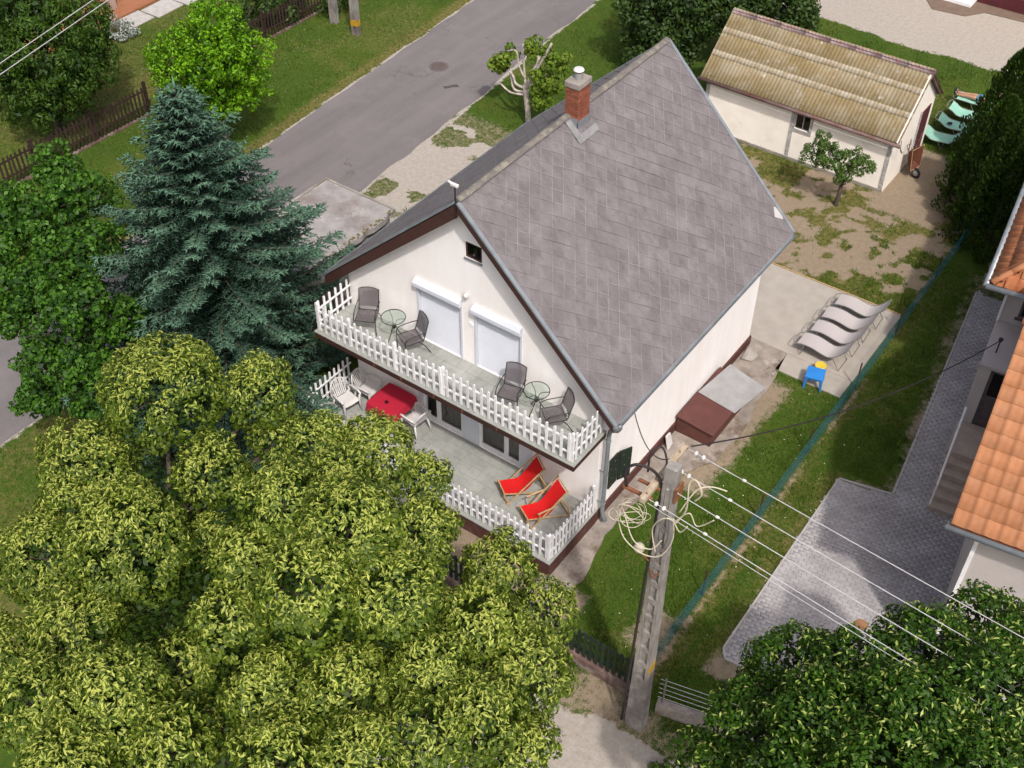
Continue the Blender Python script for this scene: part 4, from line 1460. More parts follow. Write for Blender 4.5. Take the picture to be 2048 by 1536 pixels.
t = T('side_table', "blue plastic children's table on the grass edge", 'table', (9.86, 7.82, 0), .25)
B().box(-.25, -.25, .41, .25, .25, .44).build('table_top', MT['bluepl'], t, bevel=.015)
B().box(-.22, -.22, .35, .22, .22, .409).build('apron', MT['bluepl'], t)
for sx in (-1, 1):
    for sy in (-1, 1):
        B().tube([(sx * .20, sy * .20, .40), (sx * .235, sy * .235, 0)], [.05, .026], 8).build('leg', MT['bluepl'], t)
t = T('stool', 'yellow round plastic stool behind the blue table', 'stool', (9.80, 8.34, .03))
B().lathe([(.13, .24), (.16, .25), (.165, .28), (.15, .295), (.001, .29)], n=20).build('seat', MT['yellowpl'], t)
for a in range(3):
    q = 2 * PI * a / 3
    B().tube([(.10 * math.cos(q), .10 * math.sin(q), .25), (.15 * math.cos(q), .15 * math.sin(q), 0)], [.035, .02], 8).build('leg', MT['yellowpl'], t)

# cellar hatch beside the house
t = T('cellar_hatch', 'brown painted cellar hatch against the white side wall', 'hatch')
hb = B()
hb.prism([(7.66, 3.95, .03), (8.70, 3.95, .03), (8.70, 3.95, .52), (7.66, 3.95, .62)], (0, 0, 0), (0, 2.35, 0))
hb.build('box', MT['hatch'], t, bevel=.008)
hb = B()
hb.prism([(7.66, 3.88, .63), (8.78, 3.88, .53), (8.78, 3.88, .565), (7.66, 3.88, .665)], (0, 0, 0), (0, 1.25, 0))
hb.build('lid', MT['hatch'], t, bevel=.006)
lid = B()
lid.add([(7.70, 4.98, .69), (8.84, 4.95, .575), (9.05, 6.32, .56), (7.92, 6.36, .80), (7.70, 4.98, .70), (8.84, 4.95, .585), (9.05, 6.32, .57), (7.92, 6.36, .81)],
        [(3, 2, 1, 0), (4, 5, 6, 7), (0, 1, 5, 4), (1, 2, 6, 5), (2, 3, 7, 6), (3, 0, 4, 7)])
lid.build('metal_lid', MT['tinlid'], t)
tag(B().prism([(0, -.14, 0), (0, .14, 0), (0, .12, .40), (0, -.11, .44)], (0, 0, 0), (.05, 0, 0)).build('stone_slab', MT['porcelain'], bevel=.01, loc=(7.82, 3.35, .03), rot=(0, -.25, .1)), 'white stone slab leaning against the brown plinth', 'slab')
sl = B()
sl.prism([(0, 0, 0), (.32, .05, 0), (.42, .30, 0), (.28, .58, 0), (.05, .5, 0)], (0, 0, 0), (0, 0, .06))
tag(sl.build('concrete_lid', MT['concrete'], bevel=.01, loc=(7.75, 7.5, .05), rot=(.10, .12, .2)), 'broken pale concrete lid tilted beside the rear house corner', 'slab')

# ------------------------------------------------------------------ person on the far lounger (only the legs show past the hedge)
pr_ = T('person', 'person lying on the farthest mint lounger, bare legs, blue shorts, dark sandals', 'person', (7.50, 24.95, 0), .06)


def skin_mesh(name, chains, m, parent, sub=2):
    """chains: list of [(x,y,z,r), ...]; equal points are welded, the first point is the root"""
    vs, rs, es = [], [], []
    key = {}

    def vid(p):
        q = tuple(round(c, 4) for c in p[:3])
        if q not in key:
            key[q] = len(vs)
            vs.append(q)
            rs.append(p[3])
        return key[q]
    for ch_ in chains:
        ids = [vid(p) for p in ch_]
        es += list(zip(ids[:-1], ids[1:]))
    me_ = bpy.data.meshes.new(name)
    me_.from_pydata(vs, es, [])
    me_.materials.append(m)
    o = obj(name, me_, parent)
    o.modifiers.new('skin', 'SKIN').use_smooth_shade = True
    for i, sv in enumerate(me_.skin_vertices[0].data):
        sv.radius = (rs[i], rs[i])
        sv.use_root = i == 0
    o.modifiers.new('sub', 'SUBSURF').levels = sub
    o.modifiers['sub'].render_levels = sub
    return o


pel = (.93, 0, .45, .12)
ch_ = [[pel, (1.12, 0, .52, .12), (1.32, 0, .65, .13), (1.40, 0, .70, .10), (1.48, 0, .76, .05), (1.53, 0, .80, .06), (1.60, 0, .86, .09), (1.66, 0, .90, .07)]]
for sy in (-1, 1):
    ch_.append([pel, (.86, sy * .09, .44, .09), (.66, sy * .10, .455, .075), (.46, sy * .09, .45, .052), (.36, sy * .085, .43, .056), (.22, sy * .08, .41, .048), (.03, sy * .075, .40, .034), (-.01, sy * .085, .43, .034), (-.04, sy * .11, .52, .026)])
    ch_.append([(1.40, 0, .70, .10), (1.38, sy * .17, .69, .06), (1.22, sy * .28, .55, .045), (1.02, sy * .27, .47, .036), (.94, sy * .26, .46, .03)])
    for q in range(4):
        ch_.append([(.94, sy * .26, .46, .03), (.89, sy * (.235 + .017 * q), .46, .011), (.83 + .008 * abs(q - 1.5), sy * (.23 + .019 * q), .445, .008)])
    ch_.append([(.94, sy * .26, .46, .03), (.93, sy * .222, .455, .011), (.885, sy * .205, .445, .009)])
skin_mesh('body', ch_, MT['skin'], pr_)
skin_mesh('shorts', [[(.95, 0, .455, .14), (.86, .085, .445, .115), (.70, .10, .455, .098)], [(.95, 0, .455, .14), (.86, -.085, .445, .115), (.70, -.10, .455, .098)], [(.95, 0, .455, .14), (1.04, 0, .485, .135)]], MT['shorts'], pr_)
skin_mesh('shirt', [[(1.06, 0, .50, .135), (1.20, 0, .575, .14), (1.35, 0, .67, .145), (1.40, 0, .705, .11)], [(1.35, 0, .67, .145), (1.37, .18, .685, .078)], [(1.35, 0, .67, .145), (1.37, -.18, .685, .078)]], MT['shirt'], pr_)
skin_mesh('hair', [[(1.66, 0, .895, .092), (1.68, 0, .93, .07)]], MT['hair'], pr_)
for sy in (-1, 1):
    so_ = B().prism([(-.075, sy * .085 - .05, .36), (-.075, sy * .085 + .06, .36), (-.11, sy * .11 + .05, .56), (-.11, sy * .11 - .03, .56)], (0, 0, 0), (.03, 0, .012)).build('sandal', MT['sandal'], pr_, bevel=.008)
    B().tube([(-.05, sy * .085 - .06, .44), (.03, sy * .09, .475), (-.05, sy * .085 + .07, .44)], .014, 6).build('strap', MT['sandal'], so_)

# ------------------------------------------------------------------ wire fence between the plots
wf = T('wire_fence', 'teal wire mesh fence on thin dark posts between the two gardens', 'fence', (10.88, 0, 0))
for y in (-3.2, -.35, 2.5, 5.3, 8.35, 11.3, 14.3, 17.3, 20.2):
    B().tube([(0, y, -.1), (0.01, y, .98)], .022, 6).build('post', MT['rustpost'], wf)
NV, NF = [], []


def strip_wire(p, q, r_=.0026):
    p, q = np.array(p), np.array(q)
    d = q - p
    a = np.cross(d, (1, 0, 0))
    a = a / np.linalg.norm(a) * r_
    b_ = np.array((r_, 0, 0))
    n0 = len(NV) * 1
    for c in (p, q):
        for o in (a, -.5 * a + .87 * b_, -.5 * a - .87 * b_):
            NV.append(c + o)
    for i in range(3):
        NF.append((n0 + i, n0 + (i + 1) % 3, n0 + 3 + (i + 1) % 3, n0 + 3 + i))


h_ = .62
y = -3.95
while y < 20.4:
    ya, yb_ = max(y, -3.3), min(y + h_, 20.4)
    if yb_ > ya:
        strip_wire((.028, ya, .04 + (ya - y)), (.028, yb_, .04 + (yb_ - y)))
        strip_wire((.034, ya, .04 + h_ - (ya - y)), (.034, yb_, .04 + h_ - (yb_ - y)))
    y += .10
for z in (.04, .35, .66):
    strip_wire((.031, -3.3, z), (.031, 20.4, z), .004)
stuff(obj('wire_mesh', np_mesh('wire_mesh', np.array(NV), np.array(NF), MT['net']), wf))

# ------------------------------------------------------------------ front fence: green slats on a low wall
gf = T('front_fence', 'dark green slatted fence on a low concrete wall facing the street', 'fence', (0, -3.6, 0))
MT['lowwall'] = mat('low_wall', (0.20, 0.125, 0.105), (0.12, 0.075, 0.065), 4, 0.95, 0.5, 40, patch=(0.27, 0.22, 0.19), pscale=2.0)
B().box(1.5, -.09, -.1, 11.0, .09, .32).build('base_wall', MT['lowwall'], gf, bevel=.01)
GS = B().prism([(-.04, -.012, .36), (.04, -.012, .36), (.04, -.012, 1.24), (.025, -.012, 1.27), (-.025, -.012, 1.27), (-.04, -.012, 1.24)], (0, 0, 0), (0, .024, 0)).mesh('slat', MT['greenpicket'])
x = 1.6
while x < 10.95:
    obj('slat', GS, gf, loc=(x, -.02, random.uniform(-.01, .01)))
    x += .155
for z in (.55, 1.08):
    B().box(1.5, -.006, z, 11.0, .03, z + .05).build('rail', MT['greenpicket'], gf)
for x in (1.5, 4.6, 7.8, 10.98):
    B().box(x - .025, .032, .3, x + .025, .08, 1.2).build('post', MT['blackmetal'], gf)
sf = T('strand_fence', 'low wall with plain wire strands to the right of the concrete pole', 'fence', (11.55, -3.62, 0), .24)
B().box(0, -.10, -.1, 6.0, .10, .34).build('base_wall', MT['oldpath'], sf, bevel=.01)
for i in range(5):
    B().tube([(0, .02, .50 + .17 * i), (6, .02, .50 + .17 * i)], .006, 4).build('strand', MT['wire'], sf)
for x in (.12, 2.6, 5.2):
    B().tube([(x, .02, .3), (x, .02, 1.25)], .022, 6).build('post', MT['greyframe'], sf)

# ------------------------------------------------------------------ dark picket fence across the road
BP = picket_mesh('picket', .075, .022, 1.06, MT['brownpicket'], True)


def dark_fence(label, x0, y0, x1, y1, name='garden_fence'):
    t = T(name, label, 'fence', (x0, y0, 0), math.atan2(y1 - y0, x1 - x0))
    ln = math.hypot(x1 - x0, y1 - y0)
    B().box(0, -.06, -.1, ln, .06, .07).build('base_kerb', MT['lowwall'], t)
    x = .08
    while x < ln:
        obj('picket', BP, t, loc=(x, -.03, .14 + random.uniform(-.02, .02)), rot=(0, random.uniform(-.02, .02), 0))
        x += .165
    for z in (.38, .95):
        B().box(0, -.018, z, ln, .018, z + .06).build('rail', MT['brownpicket'], t)
    x = 0.0
    while x <= ln + .01:
        B().box(x - .05, .02, 0, x + .05, .12, 1.28).build('post', MT['brownpicket'], t)
        x += ln / max(1, round(ln / 2.3))
    return t


dark_fence('weathered dark picket fence across the road beside the blue spruce', -16.25, -3.0, -15.95, 6.7)
dark_fence('dark picket fence behind the twin concrete poles, in deep shade', -16.5, 11.0, -16.35, 22.0)

# ------------------------------------------------------------------ power pole
pp = T('utility_pole', 'tapered concrete power pole with recessed panels and tangled cables', 'pole', (11.37, -4.15, 0), 0.02)
b = B()
HP = 8.2
wx = lambda z: .20 - .09 * z / HP      # half width in x
wy = lambda z: .15 - .05 * z / HP
def ring(z, x0, x1, y0, y1):
    return [(x0, y0, z), (x1, y0, z), (x1, y1, z), (x0, y1, z)]
b.add(ring(-.2, -wx(0), wx(0), -wy(0) + .075, wy(0)) + ring(HP, -wx(HP), wx(HP), -wy(HP) + .05, wy(HP)), [(4, 5, 6, 7), (0, 1, 5, 4), (1, 2, 6, 5), (2, 3, 7, 6), (3, 0, 4, 7)])
for sx in (-1, 1):
    z0_, z1_ = -.2, HP - .001
    lo = sorted((sx * (wx(z0_) + .001), sx * (wx(z0_) - .085)))
    hi = sorted((sx * (wx(z1_) + .001), sx * (wx(z1_) - .06)))
    b.add(ring(z0_, lo[0], lo[1], -wy(z0_), wy(z0_) - .02) + ring(z1_, hi[0], hi[1], -wy(z1_), wy(z1_) - .02), [(4, 5, 6, 7), (0, 1, 5, 4), (1, 2, 6, 5), (2, 3, 7, 6), (3, 0, 4, 7)])
webs = [(-.2, 1.9)] + [(2.32 + .53 * i, 2.45 + .53 * i) for i in range(9)] + [(7.1, HP - .002)]
for za, zb_ in webs:
    sl_ = .10 if za > 0 else 0
    b.add(ring(za, -wx(za) + .08, wx(za) - .08, -wy(za) + .003 + .0, wy(za) - .04) + ring(zb_ + (.0 if zb_ > 7 else .0), -wx(zb_) + .058, wx(zb_) - .058, -wy(zb_) + .003, wy(zb_) - .04), [(0, 3, 2, 1), (4, 5, 6, 7), (0, 1, 5, 4), (1, 2, 6, 5), (2, 3, 7, 6), (3, 0, 4, 7)])
    if 0 < za < 7:
        # sloped cheeks that give each recess its scalloped look
        b.add([(-wx(za) + .08, -wy(za) + .004, za - .001), (wx(za) - .08, -wy(za) + .004, za - .001), (wx(za) - .08, -wy(za) + .08, za - .16), (-wx(za) + .08, -wy(za) + .03, za - .30)], [(0, 3, 2, 1)])
b.build('shaft', MT['pole'], pp)
for sy in (-1, 1):
    pass
B().box(wx(2.5) - .014, -wy(2.2), 2.2, wx(2.2) + .006, wy(2.2) - .02, 2.42).build('yellow_band', MT['yellowband'], pp)
arm = B()
for dz in (0,):
    arm.box(-.30, -.56, 7.62, -.20, .98, 7.72)
    arm.box(-.30, -.56, 7.721, -.285, .98, 7.77)
ao = arm.build('crossarm', mat('cream_steel', (0.52, 0.44, 0.34), (0.36, 0.26, 0.18), 8, 0.7, 0.2), pp)
for q in (-.42, .1, .75):
    B().box(-.26, q, 7.722, -.24, q + .025, 7.735).build('bolt', MT['blackmetal'], ao)
rb = B()
rb.box(-.72, -.40, 7.56, -.15, -.33, 7.60)
rb.box(-.72, -.40, 7.601, -.71, -.33, 7.64)
rb.build('rusty_bracket', MT['rust'], pp)
B().box(-.58, -.12, 7.56, -.15, -.06, 7.60).build('rusty_bracket', MT['rust'], pp)
B().box(.13, -.13, 7.45, .17, .13, 7.80).build('rusty_bracket', MT['rust'], pp)
cb = lambda pts, r_, m, nm='cable': B().tube(pts, r_, 7).build(nm, m, pp, smooth=True)


def spline(pts, n_=7):
    pts = [Vector(p) for p in pts]
    out = []
    for i in range(len(pts) - 1):
        p0, p1, p2, p3 = pts[max(0, i - 1)], pts[i], pts[i + 1], pts[min(len(pts) - 1, i + 2)]
        for q in range(n_):
            u = q / n_
            out.append(.5 * (2 * p1 + (p2 - p0) * u + (2 * p0 - 5 * p1 + 4 * p2 - p3) * u * u + (3 * p1 - p0 - 3 * p2 + p3) * u ** 3))
    return out + [pts[-1]]


cb(spline([(-.66, -.36, 7.6), (-.72, -.34, 7.95), (-.55, -.25, 8.12), (-.28, -.12, 7.98), (-.14, -.06, 7.6), (-.14, -.12, 7.0), (-.20, -.16, 4), (-.25, -.2, .2)]), .028, MT['blackcable'], 'black_cable')
cb(spline([(-.52, .12, 7.62), (-.56, .25, 7.95), (-.45, .42, 8.02), (-.30, .35, 7.86), (-.22, .2, 7.6)]), .02, MT['blackcable'], 'black_cable')
for i in range(6):
    r1, r2 = random.uniform(.18, .32), random.uniform(.20, .34)
    cx, cz = -.50 + random.uniform(-.08, .08), 7.05 + random.uniform(-.12, .1)
    tl = random.uniform(-.5, .5)
    pts = []
    for q in range(25):
        a = 2 * PI * q / 24
        u, v_ = r1 * math.cos(a), r2 * math.sin(a)
        pts.append((cx + u * math.cos(tl) * .9 - v_ * math.sin(tl) * .3, -.42 + u * .25 + .12 * math.sin(a + i), cz + v_))
    cb(pts, .0075, MT['cream'], 'cable_coil')
cb(spline([(-.75, -.45, 6.95), (-.55, -.5, 6.45), (-.2, -.42, 6.15), (.12, -.32, 6.2), (.28, -.25, 6.7), (.22, -.22, 7.2)]), .012, MT['cream'])
cb(spline([(-.6, -.45, 7.0), (-.35, -.5, 6.5), (-.05, -.40, 6.35), (.1, -.3, 6.6)]), .012, MT['cream'])
cb(spline([(.05, -.38, 6.3), (-.05, -.42, 6.9), (.1, -.48, 7.35), (.28, -.42, 7.4), (.42, -.34, 7.1), (.55, -.36, 7.35)]), .013, MT['cream'])
cb(spline([(.2, -.1, 6.9), (.34, .0, 7.3), (.30, .05, 7.9), (.42, .05, 8.05), (.55, .05, 7.8), (.45, .05, 7.55)]), .015, MT['cream'])
cb(spline([(.24, -.05, 7.2), (.42, .1, 7.75), (.6, .3, 7.78), (.85, .42, 7.72)]), .013, MT['cream'])
cb(spline([(.2, -.15, 7.0), (.45, -.12, 7.4), (.62, -.1, 7.15), (.9, -.1, 7.5)]), .012, MT['cream'])
lamp = B().lathe([(.02, .12), (.07, .10), (.10, .03), (.11, -.03), (.04, -.05)], (0, 0, 0), 14).build('lamp_head', MT['cream'], pp, loc=(-.34, -.22, 6.0), rot=(.5, .6, 0), smooth=True)
B().tube([(-.16, -.16, 5.7), (-.28, -.2, 5.85), (-.32, -.22, 6.0)], .02, 6).build('lamp_arm', MT['rust'], pp)
B().tube([(-.1, -.17, 5.5), (.0, -.2, 5.35), (.08, -.17, 5.5)], .02, 6).build('rusty_hook', MT['rust'], pp)
CY = [.93, .40, -.05, -.48, -.52]
for i, dy in enumerate(CY):
    far = (34.0, dy - 1.9 - .25 * i, 7.4)
    z0_ = 7.70 if i < 4 else 7.64
    st = (-.16, dy, z0_)
    pts = []
    for q in range(19):
        u = (q / 18) ** 1.5
        pts.append((st[0] + (far[0] - st[0]) * u, st[1] + (far[1] - st[1]) * u, st[2] + (far[2] - st[2]) * u - .5 * 4 * u * (1 - u) * .7))
    B().tube(pts, .008 if i < 4 else .006, 5).build('conductor', MT['wire'], pp)
    if i < 4:
        for q in range(2):
            p = Vector(pts[0]).lerp(Vector(pts[5]), .03 + .03 * q)
            B().lathe([(.02, -.03), (.045, -.015), (.045, .015), (.02, .03)], (0, 0, 0), 10).build('insulator', MT['porcelain'], pp, loc=p, rot=(0, PI / 2, 0))
        for q in (.17,):
            p = Vector(pts[0]).lerp(Vector(pts[6]), q)
            B().lathe([(.012, -.04), (.026, -.02), (.026, .02), (.012, .04)], (0, 0, 0), 8).build('clamp', MT['porcelain'], pp, loc=p, rot=(0, PI / 2, 0))


def drop(name, label, a, c, sag, r_, m):
    a, c = Vector(a), Vector(c)
    pts = [a.lerp(c, u) - Vector((0, 0, 4 * sag * u * (1 - u))) for u in [i / 20 for i in range(21)]]
    return tag(B().tube(pts, r_, 6).build(name, m, smooth=True), label, 'cable')


drop('service_cable', 'thin black cable from the pole to the white side wall', (11.15, -3.2, 7.68), (W + .08, 1.05, 3.87), 1.1, .012, MT['blackcable'])
drop('service_cable', 'long dark cable sagging from the pole over the lawn to the grey house', (11.2, -3.15, 7.72), nl(.25, .5, 3.5), .55, .014, MT['blackcable'])


# ------------------------------------------------------------------ flat-roofed garage by the road
t = T('garage', 'low garage with a bare stained concrete flat roof, left of the house', 'garage')
B().box(-5.45, -.6, 0, -2.95, 4.9, 2.02).build('wall', MT['concrete'], t)
fr = B()
n_ = 22
top, bot = [], []
outl = []
for a, c in (((-5.6, -.8), (-2.82, -.8)), ((-2.82, -.8), (-2.82, 5.05)), ((-2.82, 5.05), (-5.58, 5.05)), ((-5.58, 5.05), (-5.6, -.8))):
    for i in range(n_):
        u = i / n_
        j_ = .02 if a[0] != -2.82 or c[0] != -2.82 else .06
        outl.append((a[0] + (c[0] - a[0]) * u + random.uniform(-j_, j_), a[1] + (c[1] - a[1]) * u + random.uniform(-.015, .015), 2.02))
fr.prism(outl, (0, 0, 0), (0, 0, .18))
MT['flatroof'] = mat('flat_concrete_roof', (0.40, 0.37, 0.36), (0.27, 0.25, 0.24), 2.2, 0.95, 0.4, 40, patch=(0.23, 0.19, 0.175), pscale=0.9, pth=(0.5, 0.66), patch2=(0.52, 0.48, 0.45), p2scale=1.6, p2th=(0.55, 0.72))
fr.build('flat_roof', MT['flatroof'], t)
B().box(-5.62, -.82, 2.201, -5.54, 5.07, 2.24).build('roof_rim', MT['concrete'], t, bevel=.01)
B().box(-5.535, 5.0, 2.201, -2.85, 5.07, 2.235).build('roof_rim', MT['concrete'], t, bevel=.01)
mo = B()
for i in range(120):
    y = random.uniform(-.6, 5.0)
    x = -2.84 + random.uniform(-.10, .05)
    s_ = random.uniform(.02, .05)
    mo.lathe([(s_, 0), (s_ * .8, s_ * .6), (s_ * .2, s_ * .9)], (x, y, 2.195), 6)
stuff(mo.build('moss', mat('moss', (0.20, 0.17, 0.07), (0.12, 0.10, 0.04), 20, 0.95, 0.6), t))
B().box(-2.70, 1.9, 1.6, -2.66, 5.1, 1.95).build('trim_board', MT['shutter'], t)

# ------------------------------------------------------------------ shed behind the yard
sh = T('shed', 'white plastered shed with a lichen-yellowed corrugated roof', 'shed', (0, 0, 0))
X0, X1, Y0, Y1 = .72, 7.65, 17.82, 21.35
YM, ZE, ZG = (Y0 + Y1) / 2, 2.22, 3.72
b = B()
WN = (4.19, 1.24, 4.72, 1.93)
face_holes(b, [(X0, 0), (X1, 0), (X1, ZE), (X0, ZE)], [WN], Y0, .14)
b.add([(X1, Y0, 0), (X1, Y1, 0), (X1, Y1, ZE), (X1, YM, ZG - .06), (X1, Y0, ZE)], [(0, 1, 2, 3, 4)])
b.add([(X0, Y0, 0), (X0, Y1, 0), (X0, Y1, ZE), (X0, YM, ZG - .06), (X0, Y0, ZE)], [(4, 3, 2, 1, 0)])
b.add([(X0, Y1, 0), (X1, Y1, 0), (X1, Y1, ZE), (X0, Y1, ZE)], [(3, 2, 1, 0)])
b.build('wall', MT['oldwall'], sh)
B().box(X0 + .02, Y0 - .05, 0, X1, Y0 - .002, .10).build('footing', MT['concrete'], sh)
for x in (X0 + .01, 4.02, 7.50):
    B().box(x, Y0 - .022, .1, x + .13, Y0 - .002, ZE - .02).build('corner_strip', MT['strip'], sh)
f = B()
x0, z0, x1, z1 = WN
for a in ((x0 - .10, z0 - .10, x1 + .10, z0), (x0 - .10, z1, x1 + .10, z1 + .09), (x0 - .10, z0, x0, z1), (x1, z0, x1 + .10, z1)):
    f.box(a[0], Y0 - .03, a[1], a[2], Y0 - .002, a[3])
wn = f.build('window', MT['strip'], sh)
B().box(x0, Y0 + .06, z0, x1, Y0 + .07, z1).build('pane', MT['dkglass'], wn)
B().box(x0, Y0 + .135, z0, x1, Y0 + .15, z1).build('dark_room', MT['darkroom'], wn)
B().box(x0 + .25, Y0 + .04, z0, x0 + .28, Y0 + .058, z1).build('mullion', MT['strip'], wn)
B().box(X1 + .002, 20.15, .02, X1 + .03, 21.0, 1.9).build('door', MT['maroon'], sh)
B().bar((X1 + .03, 20.08, .1), (X1 + .03, 20.08, 2.0), .05, .05).build('door_post', MT['strip'], sh)
# corrugated sheets
slope = math.atan2(ZG - ZE + .18, YM - Y0 + .19)
ln = math.hypot(ZG - ZE + .18, YM - Y0 + .19)
P_ = .131
SW = P_ * 7
def corr(len_, m, th=.008):
    n_ = 7 * 6
    xs_ = [SW * i / n_ for i in range(n_ + 1)]
    zs_ = [.013 * math.cos(2 * PI * x / P_) for x in xs_]
    bb = B()
    bb.add([(x, 0, z) for x, z in zip(xs_, zs_)] + [(x, len_, z) for x, z in zip(xs_, zs_)] + [(x, 0, z - th) for x, z in zip(xs_, zs_)],
           [(i, i + 1, n_ + 2 + i, n_ + 1 + i) for i in range(n_)] + [(i, 2 * n_ + 2 + i, 2 * n_ + 3 + i, i + 1) for i in range(n_)])
    return bb.mesh('roof_sheet', m, True)


rows = 3
rl = ln / rows
me_a, me_b = corr(rl + .1, MT['corrug']), corr(.20, MT['sheetedge'])
rf_ = B()
rf_.add([(X0 - .1, Y0 - .15, ZE - .20), (X1 + .12, Y0 - .15, ZE - .20), (X1 + .12, YM, ZG - .07), (X0 - .1, YM, ZG - .07), (X1 + .12, Y1 + .15, ZE - .20), (X0 - .1, Y1 + .15, ZE - .20)], [(0, 1, 2, 3), (3, 2, 4, 5)])
rfo = rf_.build('roof', MT['gutterbrown'], sh)
for side in (1, -1):
    for r_ in range(rows):
        for c_ in range(8):
            x = X0 - .2 + c_ * SW
            d0 = r_ * rl
            y = (Y0 - .19 + d0 * math.cos(slope)) if side > 0 else (Y1 + .19 - d0 * math.cos(slope))
            z = ZE - .18 + d0 * math.sin(slope) + .03 + .010 * r_ + .003 * (c_ % 2)
            o = obj('roof_sheet', me_a, rfo, loc=(x if side > 0 else x + SW, y, z), rot=(slope - .012, 0, 0 if side > 0 else PI))
            if side > 0 and r_ < 2:
                d1 = (r_ + 1) * rl
                obj('roof_sheet', me_b, rfo, loc=(x, Y0 - .19 + (d1 + .0) * math.cos(slope), ZE - .18 + d1 * math.sin(slope) + .03 + .010 * (r_ + 1) + .003 * (c_ % 2) + .006), rot=(slope - .012, 0, 0))
            elif side > 0:
                d1 = ln - .14
                obj('roof_sheet', me_b, rfo, loc=(x, Y0 - .19 + d1 * math.cos(slope), ZE - .18 + d1 * math.sin(slope) + .054 + .003 * (c_ % 2)), rot=(slope - .012, 0, 0))
for i in range(8):
    x = X0 - .2 + i * .92
    rc_ = B()
    n_ = 8
    for xx, r_ in ((0, .12), (.95, .13)):
        for q in range(n_ + 1):
            a = PI * q / n_
            rc_.v.append((xx, math.cos(a) * r_, math.sin(a) * r_ * .75))
    rc_.f = [(q, q + 1, n_ + 2 + q, n_ + 1 + q) for q in range(n_)] + [tuple(range(n_ + 1)), tuple(range(2 * n_ + 1, n_, -1))]
    rc_.build('ridge_cap', MT['ridgepurple'], rfo, loc=(x, YM + .02, ZG + .0), smooth=True)
B().tube([(X0 - .25, Y0 - .24, ZE - .20), (X1 + .25, Y0 - .24, ZE - .22)], .065, 10).build('gutter', MT['gutterbrown'], rfo, smooth=True)
B().bar((X1 + .13, Y0 - .18, ZE - .17), (X1 + .13, YM, ZG - .02), .03, .12).build('barge_board', MT['oldwall'], rfo)
B().bar((X1 + .13, Y1 + .18, ZE - .17), (X1 + .13, YM + .02, ZG - .02), .03, .14).build('barge_board', MT['gutterbrown'], rfo)
B().tube(spline([(X1 + .25, Y0 - .22, ZE - .25), (X1 + .3, Y0 + .1, ZE - .6), (X1 + .15, Y0 + .4, ZE - .75), (X1 + .05, Y0 + .6, ZE - .5)]), .012, 6).build('loose_wire', MT['blackcable'], sh)

# wheelbarrow standing on its nose against the shed
t = T('wheelbarrow', 'rusty wheelbarrow stood upright against the shed end wall', 'wheelbarrow', (8.05, 19.35, 0), -.25)
tr = B()
o_v = [(.10, -.26, .34), (.10, .26, .34), (.02, .32, 1.12), (.02, -.32, 1.12)]
i_v = [(-.14, -.16, .48), (-.14, .16, .48), (-.18, .20, .98), (-.18, -.20, .98)]
tr.add(o_v + i_v + [(x + .012, y * .95, z) for x, y, z in o_v] + [(x + .015, y * .95, z) for x, y, z in i_v],
       [(4, 5, 6, 7), (0, 1, 5, 4), (1, 2, 6, 5), (2, 3, 7, 6), (3, 0, 4, 7), (15, 14, 13, 12), (12, 13, 9, 8), (13, 14, 10, 9), (14, 15, 11, 10), (15, 12, 8, 11)])
tr.build('tray', mat('rust_tray', (0.17, 0.06, 0.032), (0.10, 0.036, 0.024), 9, 0.85, 0.3), t)
B().tube([(x, y, z) for x, y, z in o_v + o_v[:1]], .013, 6).build('tray_rim', MT['bamboo'], t)
for sy in (-1, 1):
    B().tube([(.06, sy * .10, .17), (-.10, sy * .20, .50), (-.18, sy * .26, 1.0), (-.16, sy * .30, 1.5)], .018, 6).build('handle', MT['gutterbrown'], t)
    B().tube([(-.16, sy * .22, .9), (-.30, sy * .22, 1.15), (-.2, sy * .24, 1.25)], .014, 6).build('leg', MT['gutterbrown'], t)
wh = B()
wh.v = []
ringp = [(math.cos(2 * PI * i / 24) * .145, 0, math.sin(2 * PI * i / 24) * .145) for i in range(25)]
wo = B().tube(ringp, .045, 8, False).build('wheel', MT['tyre'], t, loc=(.16, 0, .192), smooth=True)
B().lathe([(.10, -.03), (.11, 0), (.10, .03), (.03, .05)], n=16).build('rim', MT['steel'], wo, rot=(PI / 2, 0, 0))
B().tube([(0, -.1, 0), (0, .1, 0)], .014, 6).build('axle', MT['steel'], wo)

# ------------------------------------------------------------------ orange-roofed house on the right
nh = T('house', 'grey rendered house with orange wave-tile roofs at the right edge', 'house', NO, NTH)
DR = (.30, 1.02, 1.02, 2.92)
WNN = (.44, 3.32, 1.3, 3.95)
b = B()
face_holes(b, [(0, 0), (1.07, 0), (1.07, 3.06), (0, 3.06)], [DR], 0, .18)
b.add([(0, 0, 0), (0, 1.84, 0), (0, 1.84, 3.06), (0, 0, 3.06)], [(3, 2, 1, 0)])
b.add([(0, 0, 3.06), (1.07, 0, 3.06), (1.07, 1.84, 3.06), (0, 1.84, 3.06)], [(0, 1, 2, 3)])
b.build('entrance_wall', MT['nwall'], nh)
B().box(-.05, -.06, 3.0, 1.07, .0, 3.07).build('ledge', MT['nwall'], nh)
b = B()
face_holes(b, [(0, 0), (9, 0), (9, 4.3), (0, 4.3)], [WNN], 1.85, .18)
b.add([(0, 1.85, 0), (0, 10, 0), (0, 10, 4.3), (0, 1.85, 4.3)], [(3, 2, 1, 0)])
b.build('wall', MT['nwall'], nh)
B().box(1.08, -7.19, 0, 9, 1.84, 5.0).build('front_wing_wall', MT['nwall'], nh)
B().box(1.04, -7.23, 0, 1.12, -7.15, 4.98).build('corner_trim', MT['white'], nh)
B().box(-.02, 1.81, 3.07, .04, 1.87, 4.25).build('corner_trim', MT['white'], nh)
d_ = B()
